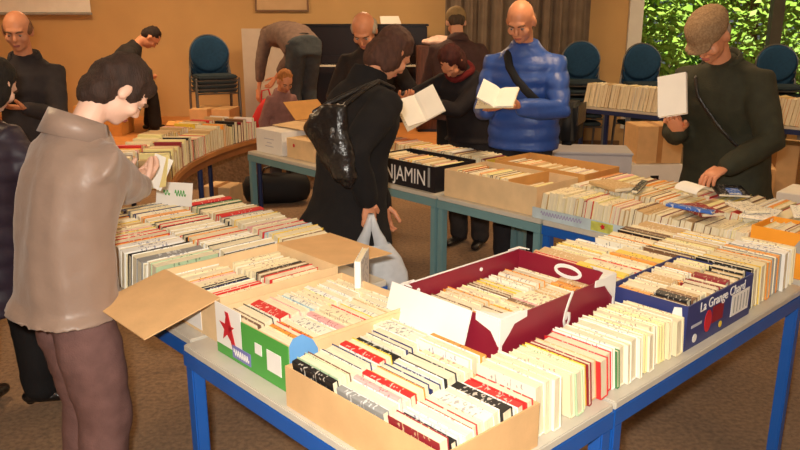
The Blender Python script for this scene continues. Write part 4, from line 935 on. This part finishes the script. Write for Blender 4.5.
# 9. crouching browser with red scarf who holds the open book
p9 = person('stooping person with dark red hair and a black sleeve, holding an open white book', .52, 5.45, 150, H=1.58, lean=14, bow=20, head_pitch=25, skin=SK[1], hairc=(.055,.010,.008), hair=LONG, hairamp=.007,
   coat=cloth('black_jumper', (.014,.010,.012)), garment='jumper', hem=.78, trousers=cloth('dark_trousers', (.03,.025,.025)), handR=at(404,98,5.04), handL=at(426,104,5.04), fingR=(.3,-.8,.2), fingL=(-.3,-.8,.2), palmR=(0,0,1), palmL=(0,0,1), face=False)
bm = bmesh.new(); tube(bm, [p9['N']+p9['R2']@Vector((.085*math.cos(a), .085*math.sin(a), .03+.01*math.sin(3*a))) for a in [k*math.pi/10 for k in range(21)]], .022, n=10, cap=False); obj('red_scarf', bm, mat('red_wool', (.13,.008,.008), .9), p9['root'], smooth=True)
def open_book(name, label, locn, rot, w=.125, h=.185, ang=24, cover='white', th=.014, cat='book', parentmark=None):
    t = link(name, None, loc=locn, rot=rot); tag(t, label, cat)
    for s in (-1,1):
        bm = bmesh.new(); n = 8; A, B = [], []
        for k in range(n+1):
            x = w*k/n; zc = math.sin(min(1,x/.03)*math.pi/2)*th*.7+x*math.tan(R(ang)); A.append((s*x, zc)); B.append((s*x, x*math.tan(R(ang))-.001))
        vs = {}
        for yy in (-h/2, h/2):
            vs[yy] = [bm.verts.new((x,yy,z_)) for x, z_ in A]+[bm.verts.new((x,yy,z_)) for x, z_ in reversed(B[1:])]
        a_, b_ = vs[-h/2], vs[h/2]; m_ = len(a_)
        for k in range(m_): bm.faces.new((a_[k],a_[(k+1)%m_],b_[(k+1)%m_],b_[k]))
        bm.faces.new(a_); bm.faces.new(list(reversed(b_))); bmesh.ops.recalc_face_normals(bm, faces=bm.faces)
        obj('page_block', bm, M['pagew'], t)
        bm = bmesh.new(); bx(bm, 0, (w+.003)/math.cos(R(ang)), -h/2-.003, h/2+.003, -.004, -.002)
        obj('cover', bm, COV[cover], t, rot=(0, -R(ang), 0) if s > 0 else (0, R(ang), math.pi) )
    return t
ob = open_book('open_book', 'open white book with a small dark emblem held above the black lettered box', at(420,108,4.88), (R(62),R(-22),R(12)), ang=18, w=.13, h=.19, cover='ivory')
bm = bmesh.new(); ell(bm, (.05,.01,-.026), (.012,.014,.002), None, 10); 
obj('dark_emblem', bm, M['green'], ob)
# 10. man seen from behind in dark brown coat
p10 = person('man in a dark brown coat and khaki cap seen from behind, standing before the curtain', .50, 6.55, 4, H=1.74, lean=8, bow=10, head_pitch=18, skin=SK[0], hairc=(.08,.05,.03), hair=SHORT,
   lapel=True, coat=cloth('dark_brown_coat', (.065,.030,.028)), hem=.80, flare=(.235,.18), trousers=cloth('black_trousers', (.008,.007,.008)), width=1.08, bulk=1.10, collar=.05, handR=(.72,6.95,1.05), handL=(.36,6.95,1.05), face=False, footR=(.1,0,.09), footL=(-.1,0,.09))
bm = bmesh.new(); ell(bm, (0,-.012,.050), (.092,.112,.080), p10['TH']); ell(bm, (0,-.02,.020), (.088,.098,.050), p10['TH']); ell(bm, (0,.10,.046), (.062,.05,.010), p10['TH'])
me = remesh(bm, .009, 2); link('flat_cap', me, cloth('khaki_cap', (.32,.22,.10)), p10['root'])
# 11. man in the blue jacket
bluej = mat('blue_padded_nylon', (.030,.085,.34), .42, .10, 10, .2, 60, spec=.45)
p11 = person('bald man in a bright blue padded jacket reading, with a black strap across his chest', .76, 4.66, 158, H=1.75, lean=3, bow=7, head_pitch=24, head_yaw=-4, skin=SK[1], hairc=(.22,.11,.06), hair=[((0,-.058,-.018),(.076,.054,.045))], head=.98,
   coat=bluej, garment='jacket', style='puffer', hem=.87, flare=(.205,.165), trousers=cloth('charcoal_trousers', (.02,.018,.022)), width=1.06, bulk=1.10, collar=.045, collarw=1.12,
   handR=at(487,110,4.34), handL=at(518,107,4.30), fingR=(.55,-.6,.25), fingL=(-.75,-.45,.1), palmR=(.2,0,1), palmL=(-.3,.0,1), poleR=(.25,-.3,-.9), poleL=(-.9,-.2,-.7), sideR=1, sideL=-1)
def tl(T, x, y, f): # point on the chest surface at height fraction f between waist and neck
    return T['W1'].lerp(T['N'], f)+T['R2']@Vector((x,y,0))
strap(p11['root'], [tl(p11,.075,-.02,1.04), tl(p11,.080,.085,.95), tl(p11,.055,.140,.78), tl(p11,.01,.162,.58), tl(p11,-.05,.168,.38), tl(p11,-.12,.158,.16), tl(p11,-.185,.09,-.05), tl(p11,-.22,-.02,-.18)], M['strap'], .026)
ob2 = open_book('open_book', 'open white paperback in the hands of the man in the blue jacket', at(497,98,4.20), (R(38),R(12),R(-14)), ang=20, w=.10, h=.15, cover='cream')
sb = thing('shoulder_bag', 'black shoulder bag at the hip of the man in the blue jacket', 'bag', at(571,120,4.95), R(-25))
obj('bag_body', box(-.06,.06,-.13,.13,-.15,.12,.03), M['strap'], sb, smooth=True); obj('flap', box(.061,.07,-.125,.125,-.02,.11,.003), M['leather'], sb)
# 12. man in the tweed cap
p12 = person('man in a dark green coat and brown tweed cap reaching over the books', 1.68, 3.86, 128, H=1.73, lean=9, bow=13, head_pitch=24, head_yaw=4, skin=SK[1], hairc=(.30,.24,.18), hair=[((0,-.058,-.018),(.074,.052,.046))],
   lapel=True, coat=cloth('dark_green_coat', (.030,.030,.016), rough=.8), hem=.66, flare=(.25,.20), width=1.08, bulk=1.10, collar=.01, collarw=.95, sleeve=1.08, trousers=cloth('black_trousers', (.008,.007,.008)),
   handL=at(724,168,3.40), handR=at(679,132,3.72), fingL=(-.8,-.5,-.25), fingR=(-.5,-.35,.7), palmL=(0,0,-1), palmR=(-.5,-.8,0), poleL=(-.8,-.2,-.8), poleR=(.5,-.6,-.7), curl=40)
bm = bmesh.new(); ell(bm, (0,-.006,.072), (.098,.118,.062), p12['TH']); ell(bm, (0,.0,.045), (.094,.114,.030), p12['TH']); ell(bm, (0,.105,.040), (.070,.055,.010), p12['TH'])
me = remesh(bm, .009, 2, lambda c: .003*noise.noise(c*40)); link('tweed_cap', me, cloth('brown_tweed', (.20,.11,.05), c2=(.34,.22,.12), scale=120), p12['root'])
strap(p12['root'], [tl(p12,.07,-.02,1.05), tl(p12,.078,.10,.92), tl(p12,.04,.158,.70), tl(p12,-.01,.168,.48), tl(p12,-.07,.172,.22), tl(p12,-.13,.165,-.02), tl(p12,-.19,.14,-.28)], M['leather'], .009)
hl = at(700,186,3.26)
flp = thing('white_leaflet', 'curled white leaflet under the reaching hand of the man in the tweed cap', 'paper', (hl.x,hl.y,.893), R(20))
bm = bmesh.new(); n = 10; A, B = [], []
for k in range(n+1):
    a = R(150)*k/n; A.append([bm.verts.new((-.03+.05*math.cos(a+R(20)), y, .012+.036*math.sin(a+R(20)))) for y in (-.07,.07)]); B.append([bm.verts.new((-.03+.048*math.cos(a+R(20)), y, .012+.034*math.sin(a+R(20)))) for y in (-.07,.07)])
for k in range(n): bm.faces.new((A[k][0],A[k+1][0],A[k+1][1],A[k][1])); bm.faces.new((B[k][1],B[k+1][1],B[k+1][0],B[k][0]))
obj('curled_sheet', bm, M['pagew'], flp, smooth=True)
hb_ = at(672,115,3.60)
vb = book((hb_.x,hb_.y,hb_.z), (0,0,0), .022, .20, .135, 'stand', 'white', 'white-covered book held up in front of the man in the tweed cap', None, 'hardcover_book')
vb.rotation_euler = Euler((R(-14), R(20), R(48)))

for c_ in vb.children:
    if c_.name.startswith('cover'): c_.material_slots[0].material = M['whitecard']
bk = thing('thin_booklet', 'small yellow and white booklet held by the woman in the taupe coat', 'booklet', at(158,172,2.72), R(-30))
obj('booklet_page', box(-.045,.045,-.002,.002,-.06,.06,.0008), M['pagew'], bk, rot=(R(-25),R(12),0)); obj('booklet_cover', box(-.045,.045,.0025,.004,-.06,.06), mat('pale_yellow_print', (.85,.72,.30), .5), bk, rot=(R(-25),R(-14),0))
